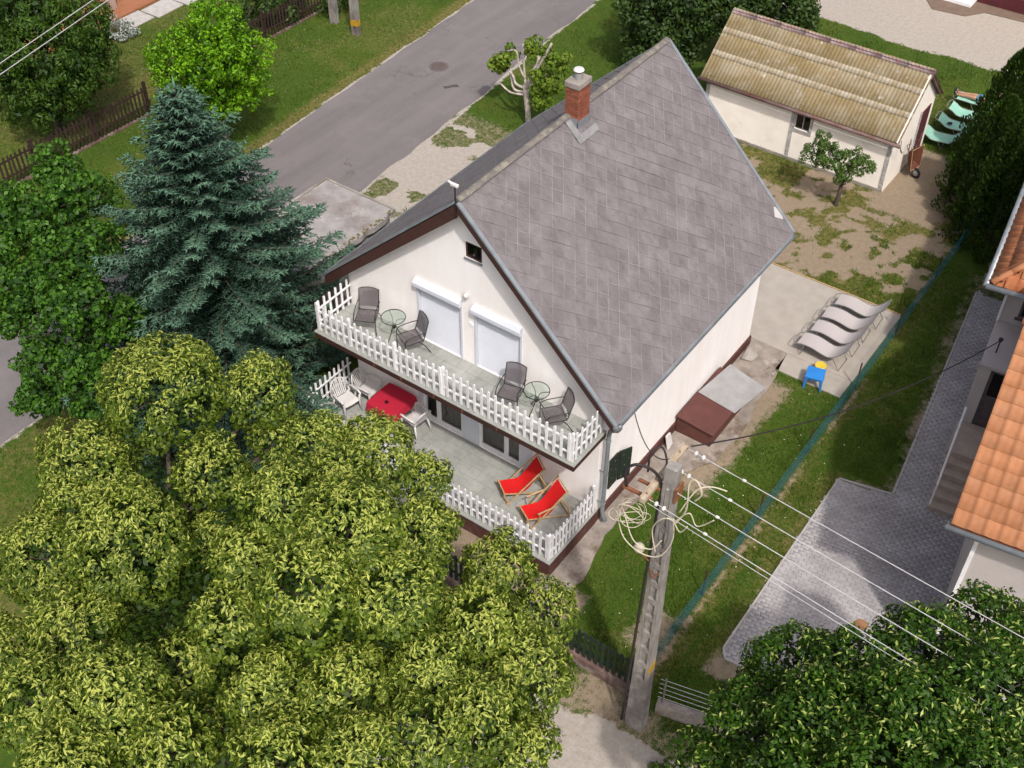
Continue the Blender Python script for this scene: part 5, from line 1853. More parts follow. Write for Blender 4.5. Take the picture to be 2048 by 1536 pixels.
x0, z0, x1, z1 = DR
for a in ((x0, z0, x0 + .08, z1), (x1 - .08, z0, x1, z1), (x0 + .08, z1 - .08, x1 - .08, z1), (x0 + .08, z0, x1 - .08, z0 + .22), (x0 + .08, z0 + .9, x1 - .08, z0 + 1.05)):
    d_.box(a[0], .03, a[1], a[2], .09, a[3])
dd = d_.build('door', MT['doorwood'], nh, bevel=.004)
B().box(x0 + .08, .06, z0 + .22, x1 - .08, .07, z0 + .9).build('door_panel', MT['doorwood'], dd)
B().box(x0 + .08, .055, z0 + 1.05, x1 - .08, .065, z1 - .08).build('pane', MT['dkglass'], dd)
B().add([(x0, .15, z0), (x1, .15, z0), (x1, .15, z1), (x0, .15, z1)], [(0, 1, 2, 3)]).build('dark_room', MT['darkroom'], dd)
B().box(x0 + .2, .071, z0 + .4, x1 - .2, .085, z0 + .8).build('door_panel', MT['doorwood'], dd, bevel=.01)
x0, z0, x1, z1 = WNN
f = B()
for a in ((x0, z0, x1, z0 + .06), (x0, z1 - .06, x1, z1), (x0, z0 + .06, x0 + .06, z1 - .06), (x1 - .06, z0 + .06, x1, z1 - .06)):
    f.box(a[0], 1.87, a[1], a[2], 1.93, a[3])
wn = f.build('window', MT['doorwood'], nh)
B().box(x0 + .06, 1.90, z0 + .06, x1 - .06, 1.91, z1 - .06).build('pane', MT['dkglass'], wn)
B().box(x0 - .06, 1.79, z0 - .05, x1 + .06, 1.87, z0 - .002).build('sill', MT['doorwood'], wn)
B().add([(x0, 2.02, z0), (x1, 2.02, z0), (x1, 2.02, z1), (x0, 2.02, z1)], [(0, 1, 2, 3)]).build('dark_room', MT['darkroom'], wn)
# stairs
st = B()
for i in range(6):
    st.box(0 - .001 * i, -2.47 + .25 * i, 0 if i == 0 else .17 * i, 1.11, -.006 if i else -.008, .17 * (i + 1))
so2 = st.build('stair', MT['stair'], nh)
for i in range(6):
    B().box(-.03, -2.50 + .25 * i, .17 * (i + 1) + .001, 1.11, -2.2 + .25 * i if i < 5 else -.01, .17 * (i + 1) + .03).build('tread', MT['stair'], so2, bevel=.006)
rl_ = B()
rl_.tube([(.05, -2.42, .2), (.05, -2.42, .95), (.05, -1.2, 1.95), (.05, -.55, 1.98), (.05, -.55, 1.05)], .028, 8)
rl_.build('handrail', MT['white'], so2)
B().tube([(.05, -1.85, .6), (.05, -1.85, 1.4)], .018, 6).build('rail_post', MT['white'], so2)
B().lathe([(.02, 0), (.05, .04), (.06, .10), (.02, .13)], n=10).build('wire_insulator', MT['blackmetal'], nh, loc=(.25, .55, 3.42))
B().tube([(.25, .55, 3.06), (.25, .55, 3.45)], .02, 6).build('wire_bracket', MT['blackmetal'], nh)

# wave tiles
TWD, TLN = .30, .35


def wave_tile():
    n_ = 10
    bb = B()
    xs_ = [TWD * i / n_ for i in range(n_ + 1)]
    zz = [.013 * math.sin(2 * PI * x / TWD + .6) + .007 * math.sin(4 * PI * x / TWD) for x in xs_]
    top = [(x, -.015, z + .036) for x, z in zip(xs_, zz)] + [(x, TLN + .03, z + .004) for x, z in zip(xs_, zz)]
    low = [(x, -.015, z + .006) for x, z in zip(xs_, zz)]
    bb.add(top + low, [(i, i + 1, n_ + 2 + i, n_ + 1 + i) for i in range(n_)] + [(i, 2 * n_ + 2 + i, 2 * n_ + 3 + i, i + 1) for i in range(n_)])
    return bb


WT_ = wave_tile()
WTM = WT_.mesh('roof_tile', MT['terracotta'], True)
RM = .50
ms = math.atan(RM)
RY0, RYT, RZ0 = -7.47, 4.1, 5.1
lean = B()
zt_ = RZ0 + RYT * RM
lean.add([(.50, RY0 + .02, RZ0 - .045), (9, RY0 + .02, RZ0 - .045), (9, RY0 + RYT, zt_ - .045), (.50, RY0 + RYT, zt_ - .045), (.50, RY0 + .02, RZ0 - .15), (9, RY0 + .02, RZ0 - .15), (9, RY0 + RYT, zt_ - .15), (.50, RY0 + RYT, zt_ - .15),
          (.50, 1.9, zt_ - 5.2 * RM), (9, 1.9, zt_ - 5.2 * RM)],
         [(0, 1, 2, 3), (7, 6, 5, 4), (0, 4, 5, 1), (0, 3, 7, 4), (3, 2, 9, 8)])
lean.add([(1.081, RY0 + .3, 4.99), (1.081, 1.84, 4.99), (1.081, RY0 + RYT, zt_ - .16)], [(0, 1, 2)])
lo_ = lean.build('front_roof', MT['tiledark'], nh)
nr = int(RYT / math.cos(ms) / TLN) + 1
V_, F_, T_ = [], [], []
for r_ in range(nr):
    for c_ in range(28):
        s_ = r_ * TLN
        loc = Vector((.50 + c_ * TWD, RY0 + s_ * math.cos(ms), RZ0 - .035 + s_ * math.sin(ms)))
        if c_ < 21:
            obj('roof_tile', WTM, lo_, loc=loc + Vector((0, 0, random.uniform(0, .003))), rot=(ms, 0, random.uniform(-.004, .004)))
        else:
            m4 = Matrix.Translation(loc) @ Matrix.Rotation(ms, 4, 'X')
            n0 = len(V_)
            V_ += [m4 @ Vector(v) for v in WT_.v]
            F_ += [tuple(q + n0 for q in f__) for f__ in WT_.f]
            T_ += [random.random()] * len(WT_.f)
me = np_mesh('tile_field', np.array([tuple(v) for v in V_]), np.array(F_), MT['terracotta_f'], np.array(T_), True)
stuff(obj('tile_field', me, lo_))
B().tube([(.42, RY0 - .08, RZ0 - .10), (9, RY0 - .08, RZ0 - .10)], .065, 10).build('gutter', MT['zinc'], lo_, smooth=True)
B().box(.44, RY0 + .03, RZ0 - .28, 9, RY0 + .055, RZ0 - .07).build('eave_board', MT['zinc'], lo_)
for i in range(22):
    B().tube([(.45 + .38 * i, RY0 + RYT, zt_ + .02), (.45 + .38 * (i + 1.08), RY0 + RYT, zt_ + .02)], [.12, .105], 8).build('ridge_tile', MT['terracotta'], lo_, smooth=True)

# hipped rear roof: left and front slopes
EZ, PT, HY = 4.38, .62, 1.43
hr = B()
hr.add([(-.42, HY, EZ), (9, HY, EZ), (9, HY + 4.92, EZ + 4.92 * PT), (4.5, HY + 4.92, EZ + 4.92 * PT), (-.42, HY + 9.84, EZ)], [(0, 1, 2, 3), (0, 3, 4)])
hr.add([(-.42, HY, EZ - .02), (9, HY, EZ - .02), (9, HY + .42, EZ - .02), (0, HY + .42, EZ - .02), (0, HY + 9.8, EZ - .02), (-.42, HY + 9.8, EZ - .02)], [(0, 3, 2, 1), (0, 5, 4, 3)])
ho = hr.build('hip_roof', MT['tiledark'], nh)
ps = math.atan(PT)
V_, F_, T_ = [], [], []
for side in (0, 1):
    for r_ in range(15):
        for c_ in range(34):
            s_ = r_ * TLN
            a = c_ * TWD
            d0 = s_ * math.cos(ps)
            if a < d0 + (.0 if side else .05) or a > 9.4 - (d0 if side == 1 else 0):
                continue
            if side == 0:
                m4 = Matrix.Translation((a - .42, HY - .02 + d0, EZ + .012 + s_ * math.sin(ps))) @ Matrix.Rotation(ps, 4, 'X')
            else:
                m4 = Matrix.Translation((-.44 + d0, HY + a + TWD, EZ + .012 + s_ * math.sin(ps))) @ Matrix.Rotation(-PI / 2, 4, 'Z') @ Matrix.Rotation(ps, 4, 'X')
            n0 = len(V_)
            V_ += [m4 @ Vector(v) for v in WT_.v]
            F_ += [tuple(q + n0 for q in f__) for f__ in WT_.f]
            T_ += [random.random()] * len(WT_.f)
MT['oldtile_f'] = mat('hip_tile_field', (0.42, 0.15, 0.06), (0.33, 0.11, 0.045), 4, 0.8, 0.2, 50, rnd=0.08, tint=True, patch=(0.45, 0.2, 0.1), pscale=2)
me = np_mesh('tile_field', np.array([tuple(v) for v in V_]), np.array(F_), MT['oldtile_f'], np.array(T_), True)
stuff(obj('tile_field', me, ho))
for i in range(14):
    a, c = .36 * i, .36 * (i + 1.1)
    z_ = lambda q: EZ + q * PT + .04
    B().tube([(a - .42, HY + a, z_(a)), (c - .42, HY + c, z_(c))], [.10, .085], 8).build('hip_tile', MT['terracotta'], ho, smooth=True)
    if i % 2 == 0:
        B().tube([(a - .32, HY + a + .1, z_(a) + .1), (a - .32, HY + a + .1, z_(a) + .26)], .014, 5).build('rod_holder', MT['rust'], ho)
B().tube([(-.2, HY + .22, EZ + .40), (4.4, HY + 4.82, EZ + 3.25)], .010, 5).build('lightning_rod', MT['rust'], ho)
for pts in (((-.52, HY - .1, EZ - .03), (9, HY - .1, EZ - .03)), ((-.52, HY - .1, EZ - .03), (-.52, HY + 9.8, EZ - .03))):
    B().tube(pts, .075, 10).build('gutter', MT['zinc'], ho, smooth=True)

# ------------------------------------------------------------------ far top-right house with white steps
t = T('house', 'pale house with a maroon plinth beyond the far gravel yard', 'house')
B().box(2.4, 33.75, .62, 16, 42, 3.4).build('wall', MT['stucco'], t)
B().box(2.35, 33.70, 0, 16.05, 42.05, .618).build('plinth', MT['maroon'], t)
B().box(5.30, 33.45, 0, 16.05, 33.697, .60).build('plinth', MT['maroon'], t)
s_ = B()
s_.box(4.05, 32.75, 0, 5.25, 33.69, .17)
s_.box(4.05, 33.05, .171, 5.25, 33.69, .34)
s_.build('white_steps', MT['white'], t, bevel=.01)
B().prism([(2.0, 33.2, 3.4), (16.4, 33.2, 3.4), (16.4, 38, 6.4), (2.0, 38, 6.4)], (0, 0, 0), (0, .0, .12)).build('roof', MT['tiledark'], t)

# ------------------------------------------------------------------ house with terracotta terrace, far top left
t = T('house', 'house corner with terracotta terrace behind the leafy tree, far top left', 'house')
B().box(-34, 2, 0, -25.6, 18, 3.2).build('wall', MT['stucco'], t)
B().box(-25.6, 4, 0, -22.55, 15.5, .10).build('terrace_floor', MT['claytile'], t)
B().box(-23.55, 11.15, .1, -23.25, 11.45, 2.6).build('pillar', mat('pink_pillar', (0.45, 0.33, 0.28), None, 5, 0.9, 0.2), t)
B().box(-34.5, 1.5, 2.6, -23.0, 11.5, 2.8).build('porch_roof', MT['claytile'], t)
B().lathe([(.28, 0), (.30, .3), (.25, .34)], (-24.4, 12.9, .1), 14).build('white_tub', MT['porcelain'], t)
for i, (p, s_) in enumerate((((-22.0, 11.2), (1.0, 1.35)), ((-21.9, 12.65), (1.05, 1.4)), ((-21.75, 14.1), (1.0, 1.35)))):
    tag(B().box(-s_[0] / 2, -s_[1] / 2, 0, s_[0] / 2, s_[1] / 2, .05).build('concrete_slab', MT['kerb'], bevel=.01, loc=(*p, 0), rot=(0, 0, .03 * i)),
        ['pale concrete slab nearest the silvery bush, by the terracotta terrace', 'middle pale concrete slab beside the terracotta terrace', 'pale concrete slab by the terrace, farthest from the silvery bush'][i], 'slab', 'slabs by the terracotta terrace')

# ------------------------------------------------------------------ twin concrete poles on the verge
for i, (x, y, lb) in enumerate(((-15.3, 15.95, 'grey concrete pole close to the dark fence, left of the banded pole'), (-13.9, 15.7, 'grey concrete pole with a yellow band near its foot'))):
    t = T('utility_pole', lb, 'pole', (x, y, 0), .2, 'twin poles on the grass verge')
    b = B()
    for sx in (-1, 1):
        b.prism([(sx * .11 - .045, -.11, -.1), (sx * .11 + .045, -.11, -.1), (sx * .11 + .045, .11, -.1), (sx * .11 - .045, .11, -.1)], (0, 0, 0), (0, 0, 8.0))
    b.box(-.066, -.05, -.1, .066, .08, 7.8)
    b.build('shaft', MT['pole'], t)
    if i:
        B().box(-.162, -.117, .42, .162, .117, .66).build('yellow_band', MT['yellowband'], t)
        for xx in (-.45, -.05):
            B().tube([(xx, 0, 7.5), (xx - .1, -20, 7.0), (xx - .3, -45, 7.5)], .012, 5).build('conductor', MT['wire'], t)
        B().box(-.7, -.05, 7.4, .4, .05, 7.5).build('crossarm', MT['rust'], t)


# ------------------------------------------------------------------ vegetation
def unit(n_, g):
    v = g.normal(size=(n_, 3))
    return v / np.linalg.norm(v, axis=1, keepdims=True)


def fib(n_, g):
    i = np.arange(n_) + .5
    ph = np.arccos(1 - 2 * i / n_)
    th = PI * (1 + 5 ** .5) * i + g.uniform(0, 6)
    return np.stack([np.cos(th) * np.sin(ph), np.sin(th) * np.sin(ph), np.cos(ph)], 1)


def subclumps(lobes, n_sub, rsub, g, minz=-.75, rad=(.66, .95)):
    """break big lobes into small bushy clumps on their surface"""
    lobes = np.array(lobes)
    out = []
    for li, (x, y, z, R) in enumerate(lobes):
        n_ = max(6, int(n_sub * min(2.2, (R / 1.0) ** 2)))
        d = fib(n_, g) + g.normal(size=(n_, 3)) * .16
        d /= np.linalg.norm(d, axis=1, keepdims=True)
        c = np.array((x, y, z)) + d * R * g.uniform(*rad, (n_, 1))
        keep = d[:, 2] > minz
        for lj, (x2, y2, z2, R2) in enumerate(lobes):
            if lj != li:
                keep &= np.linalg.norm(c - np.array((x2, y2, z2)), axis=1) > R2 * .62
        for p, dd in zip(c[keep], d[keep]):
            out.append((*p, rsub * g.uniform(.7, 1.35), *dd))
    return np.array(out)


def leaf_cloud(subs, dens, g, shell=(.45, 1.06), facing=-.55, lobe_n=0.0):
    """points and outward normals on the clumps"""
    P_, N_, U_ = [], [], []
    for x, y, z, r_, dx, dy, dz in subs:
        n_ = int(dens * 4 * PI * r_ * r_)
        d = unit(n_, g)
        d = d[(d @ np.array((dx, dy, dz))) > facing]
        u = g.uniform(0, 1, len(d)) ** .45
        P_.append(np.array((x, y, z)) + d * (r_ * (shell[0] + (shell[1] - shell[0]) * u))[:, None])
        d = d + lobe_n * np.array((dx, dy, dz))
        N_.append(d / np.linalg.norm(d, axis=1, keepdims=True))
        U_.append(u)
    return np.concatenate(P_), np.concatenate(N_), np.concatenate(U_)


def leaf_mesh(name, p, nrm, mat_, g, l=(.09, .15), wr=.62, up=.45, jit=.55, droop=.35, tint=(.15, .75), fold=.10, tint_arr=None, big=0):
    n_ = len(p)
    nn = nrm + np.array((0, 0, up)) + g.normal(size=(n_, 3)) * jit
    nn /= np.linalg.norm(nn, axis=1, keepdims=True)
    a = g.normal(size=(n_, 3)) + nrm * .5 - np.array((0, 0, droop))
    a -= nn * np.sum(a * nn, 1, keepdims=True)
    a /= np.linalg.norm(a, axis=1, keepdims=True) + 1e-9
    s_ = np.cross(nn, a)
    L_ = g.uniform(l[0], l[1], (n_, 1))
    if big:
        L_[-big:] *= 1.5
    W_ = L_ * wr * g.uniform(.8, 1.2, (n_, 1)) * .5
    base = p - a * L_ * .5
    tip = p + a * L_ * .5 - nn * L_ * .12
    mid = p + a * L_ * .04
    le = mid + s_ * W_ + nn * L_ * fold
    ri = mid - s_ * W_ + nn * L_ * fold
    v = np.stack([base, ri, tip, le], 1).reshape(-1, 3)
    f_ = np.arange(4 * n_).reshape(-1, 4)
    tn = g.uniform(tint[0], tint[1], n_) if tint_arr is None else tint_arr
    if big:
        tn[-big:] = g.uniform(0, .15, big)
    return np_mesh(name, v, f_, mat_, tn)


def limbs(base, fork, lobes, r0, m, parent, g, gnarl=.25, name='trunk'):
    b_ = B()
    base, fork = Vector(base), Vector(fork)
    mid = base.lerp(fork, .5) + Vector((g.uniform(-.1, .1), g.uniform(-.1, .1), 0))
    b_.tube([base - Vector((0, 0, .15)), base + Vector((0, 0, .1)), mid, fork], [r0 * 1.5, r0 * 1.1, r0 * .9, r0 * .75], 9)
    for x, y, z, R in lobes:
        c = Vector((x, y, z))
        m1 = fork.lerp(c, .5) + Vector((g.uniform(-1, 1), g.uniform(-1, 1), g.uniform(-.5, .8))) * gnarl
        b_.tube([fork - Vector((0, 0, .1)), m1, c], [r0 * .5, r0 * .3, r0 * .12], 6)
        for q in range(4):
            d = Vector((g.uniform(-1, 1), g.uniform(-1, 1), g.uniform(-.3, 1))).normalized() * R * .8
            b_.tube([m1.lerp(c, .6), c + d * .5, c + d], [r0 * .14, r0 * .08, r0 * .03], 5)
    return b_.build(name, m, parent, smooth=True)


def midlobes(lobes, g, n_=6, shrink=.15):
    out = []
    for x, y, z, R in lobes:
        R = R - shrink
        d = fib(n_ + 3, g) + g.normal(size=(n_ + 3, 3)) * .2
        d /= np.linalg.norm(d, axis=1, keepdims=True)
        for q in d[d[:, 2] > -.45]:
            p = np.array((x, y, z)) + q * R * g.uniform(.45, .72)
            out.append((*p, R * g.uniform(.46, .66)))
    return out


def tree(name, label, base, fork, lobes, leaf, bark, seed, n_sub=14, rsub=.42, dens=130, l=(.09, .15), r0=.16, group=None, facing=-.55, minz=-.75, mids=0, shrink=.0, rad=(.66, .95), lobe_n=0.0, fill=(), **kw):
    g = np.random.default_rng(seed)
    t = T(name, label, 'tree', base, 0, group)
    off = np.array(base)
    lo = [(x - off[0], y - off[1], z - off[2], R - (0 if mids else shrink)) for x, y, z, R in lobes]
    limbs((0, 0, 0), Vector(fork) - Vector(base), lo, r0, bark, t, random.Random(seed))
    sb_ = subclumps(midlobes(lo, g, mids, shrink) if mids else lo, n_sub, rsub, g, minz, rad)
    p, n_, u = leaf_cloud(sb_, dens, g, facing=facing, lobe_n=lobe_n)
    # inner leaves tinted dark: crown shade put into their colour
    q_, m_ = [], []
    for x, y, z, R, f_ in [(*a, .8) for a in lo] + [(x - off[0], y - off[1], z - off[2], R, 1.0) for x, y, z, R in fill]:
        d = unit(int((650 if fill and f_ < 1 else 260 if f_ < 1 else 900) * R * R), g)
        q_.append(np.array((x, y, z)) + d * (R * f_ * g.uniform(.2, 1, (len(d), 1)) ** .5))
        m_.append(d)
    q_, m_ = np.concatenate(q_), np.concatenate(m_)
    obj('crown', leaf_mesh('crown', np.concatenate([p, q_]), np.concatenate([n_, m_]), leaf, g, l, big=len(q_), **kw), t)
    return t, p, n_, u, g


LA = [(2.4,-7.5,7.4,1.31), (3.7,-6.3,7.2,0.85), (1.6,-9.0,6.2,1.09), (4.0,-8.0,6.6,0.87), (4.2,-10.1,6.8,1.29), (2.4,-10.8,5.8,0.99), (4.6,-8.8,5.8,0.73), (2.1,-9.8,6.0,0.83), (4.2,-6.5,6.4,0.67)]
LB = [(6.4,-6.2,6.9,1.0), (5.4,-6.6,7.1,.77), (6.5,-8.5,8.0,0.90), (8.0,-8.5,8.4,0.94), (8.2,-7.0,7.0,0.73), (6.6,-9.5,7.6,0.73), (8.2,-9.7,8.2,0.99), (9.1,-8.8,7.8,0.93), (6.9,-10.3,7.0,0.80), (7.2,-5.8,6.6,0.64), (6.6,-7.3,7.6,0.69)]
LC = [(9.1,-6.0,5.6,0.82), (10.2,-6.2,5.4,0.71), (10.1,-7.9,6.8,0.89), (11.1,-8.0,6.6,0.88), (10.2,-9.2,7.2,0.84), (11.2,-9.4,7.2,0.82), (11.8,-9.1,6.4,0.72), (10.8,-10.2,7.4,0.79), (9.1,-7.6,6.0,0.60)]
LD = [(4.6,-11.7,6.4,0.91), (6.6,-12.4,7.2,1.05), (5.5,-13.0,6.8,0.92), (6.4,-11.0,6.2,0.69), (8.2,-10.8,6.8,0.85), (9.1,-10.0,6.8,0.89), (7.8,-12.4,7.0,0.80), (9.2,-11.6,7.0,0.88), (10.2,-10.9,7.2,0.80), (7.0,-13.5,7.2,0.86), (7.3,-11.3,5.8,0.64), (3.6,-12.6,6.0,0.83)]
for i, (lob, fill, base, fork, lb) in enumerate((
        (LA, [(4.3, -8.8, 5.3, 1.39), (4.4, -9.8, 5.2, 1.27), (1.9, -8.6, 5.2, 1.25), (3.0, -9.4, 5.0, 1.5)], (2.7, -9.3, 0), (2.8, -9.1, 4.2), 'flowering yellow-green linden at far left, in front of the spruce'),
        (LB, [(7.0, -8.7, 6.2, 1.3), (5.8, -9.2, 6.2, 1.0), (7.2, -7.9, 6.4, 1.2), (6.0, -7.4, 6.2, 1.1), (8.4, -8.6, 6.2, 1.2), (7.6, -6.7, 6.0, .9), (6.2, -6.8, 5.8, .8)], (7.0, -8.0, 0), (7.0, -8.0, 4.8), 'tallest flowering yellow-green linden, in front of the terrace'),
        (LC, [(9.5, -8.6, 5.6, 1.1), (10.4, -8.2, 5.2, 1.2), (10.2, -7.2, 4.8, 1.0), (11.0, -9.3, 5.6, 1.1)], (10.4, -8.4, 0), (10.5, -8.4, 4.2), 'flowering yellow-green linden nearest the concrete power pole'),
        (LD, [(5.8, -10.2, 5.4, 1.2), (5.7, -11.3, 5.6, 1.2), (6.6, -10.7, 5.2, 1.1), (7.6, -10.2, 5.6, 1.1), (7.8, -11.9, 5.8, 1.3), (6.3, -12.6, 5.8, 1.3), (9.2, -10.9, 5.6, 1.2)], (6.9, -12.2, 0), (7.0, -12.2, 4.4), 'flowering yellow-green linden along the bottom edge of the picture'))):
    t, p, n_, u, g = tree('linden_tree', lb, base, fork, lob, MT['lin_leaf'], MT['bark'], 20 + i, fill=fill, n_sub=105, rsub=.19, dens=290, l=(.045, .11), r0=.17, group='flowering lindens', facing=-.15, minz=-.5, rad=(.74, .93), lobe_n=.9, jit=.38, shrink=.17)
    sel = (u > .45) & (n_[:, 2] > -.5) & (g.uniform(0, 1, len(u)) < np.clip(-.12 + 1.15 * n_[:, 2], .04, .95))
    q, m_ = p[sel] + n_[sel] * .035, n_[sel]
    obj('blossom', leaf_mesh('blossom', q, m_, MT['lin_bract'], g, (.045, .125), wr=.30, up=.35, jit=.4, droop=1.0, fold=.12, tint_arr=np.clip(.15 + .45 * m_[:, 2] + g.uniform(-.1, .45, len(m_)), 0, 1)), t)  # tint rises with the upward normal: brightness of lit tops painted in

RT = [(16.7,-2.3,5.8,0.82), (16.1,-3.8,6.2,0.99), (15.4,-4.5,6.0,0.91), (14.4,-4.6,5.2,0.95), (14.3,-5.8,5.0,1.01), (15.4,-6.0,6.4,1.01), (16.4,-5.6,7.0,1.05), (17.2,-4.5,7.0,0.99), (14.0,-6.5,4.4,0.76), (15.4,-6.8,6.0,0.92), (16.4,-6.7,7.0,0.94), (17.3,-6.1,7.2,0.93), (17.4,-2.7,6.2,0.83), (18.0,-4.8,7.0,0.89)]
t, p, n_, u, g = tree('broadleaf_tree', 'dark glossy-leaved tree in the bottom right corner', (16.2, -4.9, 0), (16.2, -4.9, 3.6), RT, MT['rtree'], MT['bark'], 31, fill=[(16.0, -5.0, 5.6, 1.4), (17.0, -4.0, 5.8, 1.3), (15.0, -5.6, 5.0, 1.2), (17.2, -5.6, 6.0, 1.2), (16.0, -6.6, 5.8, 1.2), (16.8, -2.9, 5.2, .8)], n_sub=95, rsub=.2, dens=230, l=(.06, .105), r0=.17, facing=-.2, minz=-.5, wr=.6, rad=(.72, .93), lobe_n=.7, jit=.5, shrink=.08)
sel = (u > .75) & (n_[:, 2] > -.1) & (g.uniform(0, 1, len(u)) < .26)
obj('lit_flecks', leaf_mesh('lit_flecks', p[sel] + n_[sel] * .05, n_[sel], MT['rfleck'], g, (.07, .12), wr=.32, up=.5, jit=.6, tint=(.0, .9), fold=.12), t)  # pale leaves added on upper faces, leaf highlights put into colour

MP = [(-5.3, -3.6, 6.4, .90), (-6.1, -4.4, 5.6, .85), (-4.2, -4.2, 5.8, .94), (-5.5, -5.3, 4.8, .84), (-3.6, -5.4, 5.0, .93), (-3.2, -4.7, 4.4, .72), (-4.1, -6.2, 3.8, .83), (-3.1, -5.9, 3.8, .82), (-4.6, -6.5, 2.4, .62), (-2.8, -5.9, 2.6, .73), (-6.2, -3.3, 6.6, .67), (-4.9, -4.6, 5.2, .9), (-6.8, -4.5, 5.8, .90), (-6.4, -5.5, 5.0, .88), (-5.6, -5.9, 4.2, .62), (-3.4, -3.1, 4.6, .75), (-4.6, -4.9, 4.8, .97)]
tree('maple_tree', 'dark green maple at the left edge, between road and blue spruce', (-4.4, -4.8, 0), (-4.4, -4.8, 3.0), MP, MT['maple'], MT['bark'], 32, n_sub=36, rsub=.19, dens=170, l=(.085, .15), r0=.12, wr=.7, jit=.7, mids=5, shrink=.12, tint=(.0, .9))
AC = [(-12.2, 7.1, 4.2, 1.05), (-12.9, 6.2, 3.5, 1.10), (-11.6, 7.5, 3.4, 1.05), (-11.8, 6.3, 3.2, 1.35), (-13.3, 6.2, 2.4, .95), (-11.5, 7.5, 2.2, .95), (-12.1, 6.4, 1.8, 1.05), (-12.9, 7.3, 3.2, 1.0)]
tree('robinia_tree', 'bright lime green round-headed tree beside the road', (-12.3, 6.9, 0), (-12.3, 6.9, 1.6), AC, MT['acid'], MT['bark'], 33, n_sub=24, rsub=.24, dens=120, l=(.09, .15), r0=.12, wr=.55, up=.3, mids=7, shrink=.1, tint=(.0, 1.0))
CH = [(-18.0, 4.3, 4.2, 1.35), (-17.0, 5.4, 3.7, 1.25), (-17.8, 3.2, 3.1, 1.35), (-16.6, 3.9, 3.1, 1.45), (-16.9, 5.6, 2.6, .85), (-17.4, 2.9, 1.9, 1.2), (-16.8, 3.6, 1.7, 1.1), (-16.6, 4.7, 2.1, .9), (-18.6, 4.0, 4.4, 1.4), (-19.2, 2.9, 3.2, 1.3)]
tree('cherry_tree', 'dark leafy fruit tree in the top left corner behind the fence', (-17.6, 3.9, 0), (-17.5, 3.9, 1.5), CH, MT['cherry'], MT['bark'], 34, n_sub=14, rsub=.30, dens=85, l=(.11, .20), r0=.14, wr=.42, droop=1.0, up=.2, mids=6, shrink=.12)
TRA = [(-3.0, 19.9, 2.6, 1.11), (-2.1, 20.5, 1.6, 1.03), (-2.9, 20.0, 1.4, .94), (-1.7, 21.1, 2.6, 1.11), (-3.0, 20.9, 3.4, 1.3)]
tree('broadleaf_tree', 'dark leafy tree just behind the slate roof peak', (-2.5, 20.6, 0), (-2.5, 20.6, 1.0), TRA, MT['dark_tree'], MT['bark'], 35, n_sub=14, rsub=.4, dens=75, l=(.12, .2), r0=.13)
TRB = [(-.8, 22.4, 2.0, 1.14), (-.3, 23.3, 1.4, .96), (.4, 24.2, 1.9, 1.34), (.8, 24.9, 1.2, .88), (-.9, 23.0, 3.0, 1.5), (.3, 24.4, 3.0, 1.32)]
tree('broadleaf_tree', 'dark leafy tree behind the left end of the shed', (-.2, 23.6, 0), (-.2, 23.6, 1.0), TRB, MT['dark_tree'], MT['bark'], 36, n_sub=14, rsub=.4, dens=75, l=(.12, .2), r0=.13)
AP = [(5.6, 15.95, 1.7, .40), (5.85, 16.2, 2.15, .34), (6.4, 15.9, 1.9, .42), (6.85, 16.1, 1.95, .42), (7.3, 16.3, 1.8, .33), (6.8, 16.0, 1.4, .32), (6.1, 16.0, 1.75, .35)]
tree('apple_tree', 'small apple tree growing from bare soil before the shed', (6.70, 16.23, 0), (6.75, 16.2, .95), AP, MT['apple'], MT['bark'], 37, n_sub=13, rsub=.15, dens=330, l=(.06, .10), r0=.075, facing=-1, minz=-1)
WT2 = [(-3.8, 14.2, 2.6, .55), (-3.45, 14.5, 2.7, .48), (-3.5, 14.3, 2.0, .5), (-5.5, 14.5, 2.3, .30), (-4.5, 14.5, 2.95, .25), (-5.85, 14.4, 1.9, .20), (-3.7, 14.1, 1.4, .36)]
g = np.random.default_rng(38)
t = T('pollarded_tree', 'hard-pruned tree with whitewashed limbs between road and slate roof', 'tree', (-4.4, 14.2, 0))
lo = [(x + 4.4, y - 14.2, z, R) for x, y, z, R in WT2]
tb = B()
tb.tube([(0, 0, -.1), (.0, 0, .5), (-.1, 0, 1.2), (-.12, 0, 1.6)], [.13, .105, .10, .11], 9)
for pts, r_ in (([(-.12, 0, 1.5), (-.25, .05, 2.3), (-.29, .05, 3.1)], .045), ([(-.1, 0, 1.5), (.15, .02, 2.1), (.38, .03, 2.85)], .10), ([(.1, 0, 1.9), (.5, .05, 2.7), (.85, .1, 3.45)], .055),
                ([(-.12, 0, 1.45), (-.55, .0, 1.5), (-.72, .05, 1.75), (-.95, .1, 1.85)], .05), ([(-.15, 0, 1.3), (-.6, 0, 1.25), (-.8, .1, 1.5), (-.85, .1, 1.95)], .05),
                ([(-.15, 0, 1.2), (-.7, -.1, 1.15), (-1.15, -.1, 1.35)], .04), ([(0, 0, 1.6), (.5, .1, 2.0), (.95, .2, 2.35)], .045), ([(-.2, 0, 1.9), (-.5, .1, 2.2), (-.62, .1, 2.7), (-1.1, .2, 2.5)], .035)):
    tb.tube(spline(pts, 4), [r_ * (1 - .25 * i / (4 * (len(pts) - 1))) for i in range(4 * (len(pts) - 1) + 1)], 8)
tb.build('trunk', MT['palebark'], t, smooth=True)
sb_ = subclumps(lo, 9, .20, g, -1)
p, n_, u = leaf_cloud(sb_, 150, g, facing=-1)
obj('crown', leaf_mesh('crown', p, n_, MT['fig'], g, (.09, .17), wr=.8, jit=.8), t)


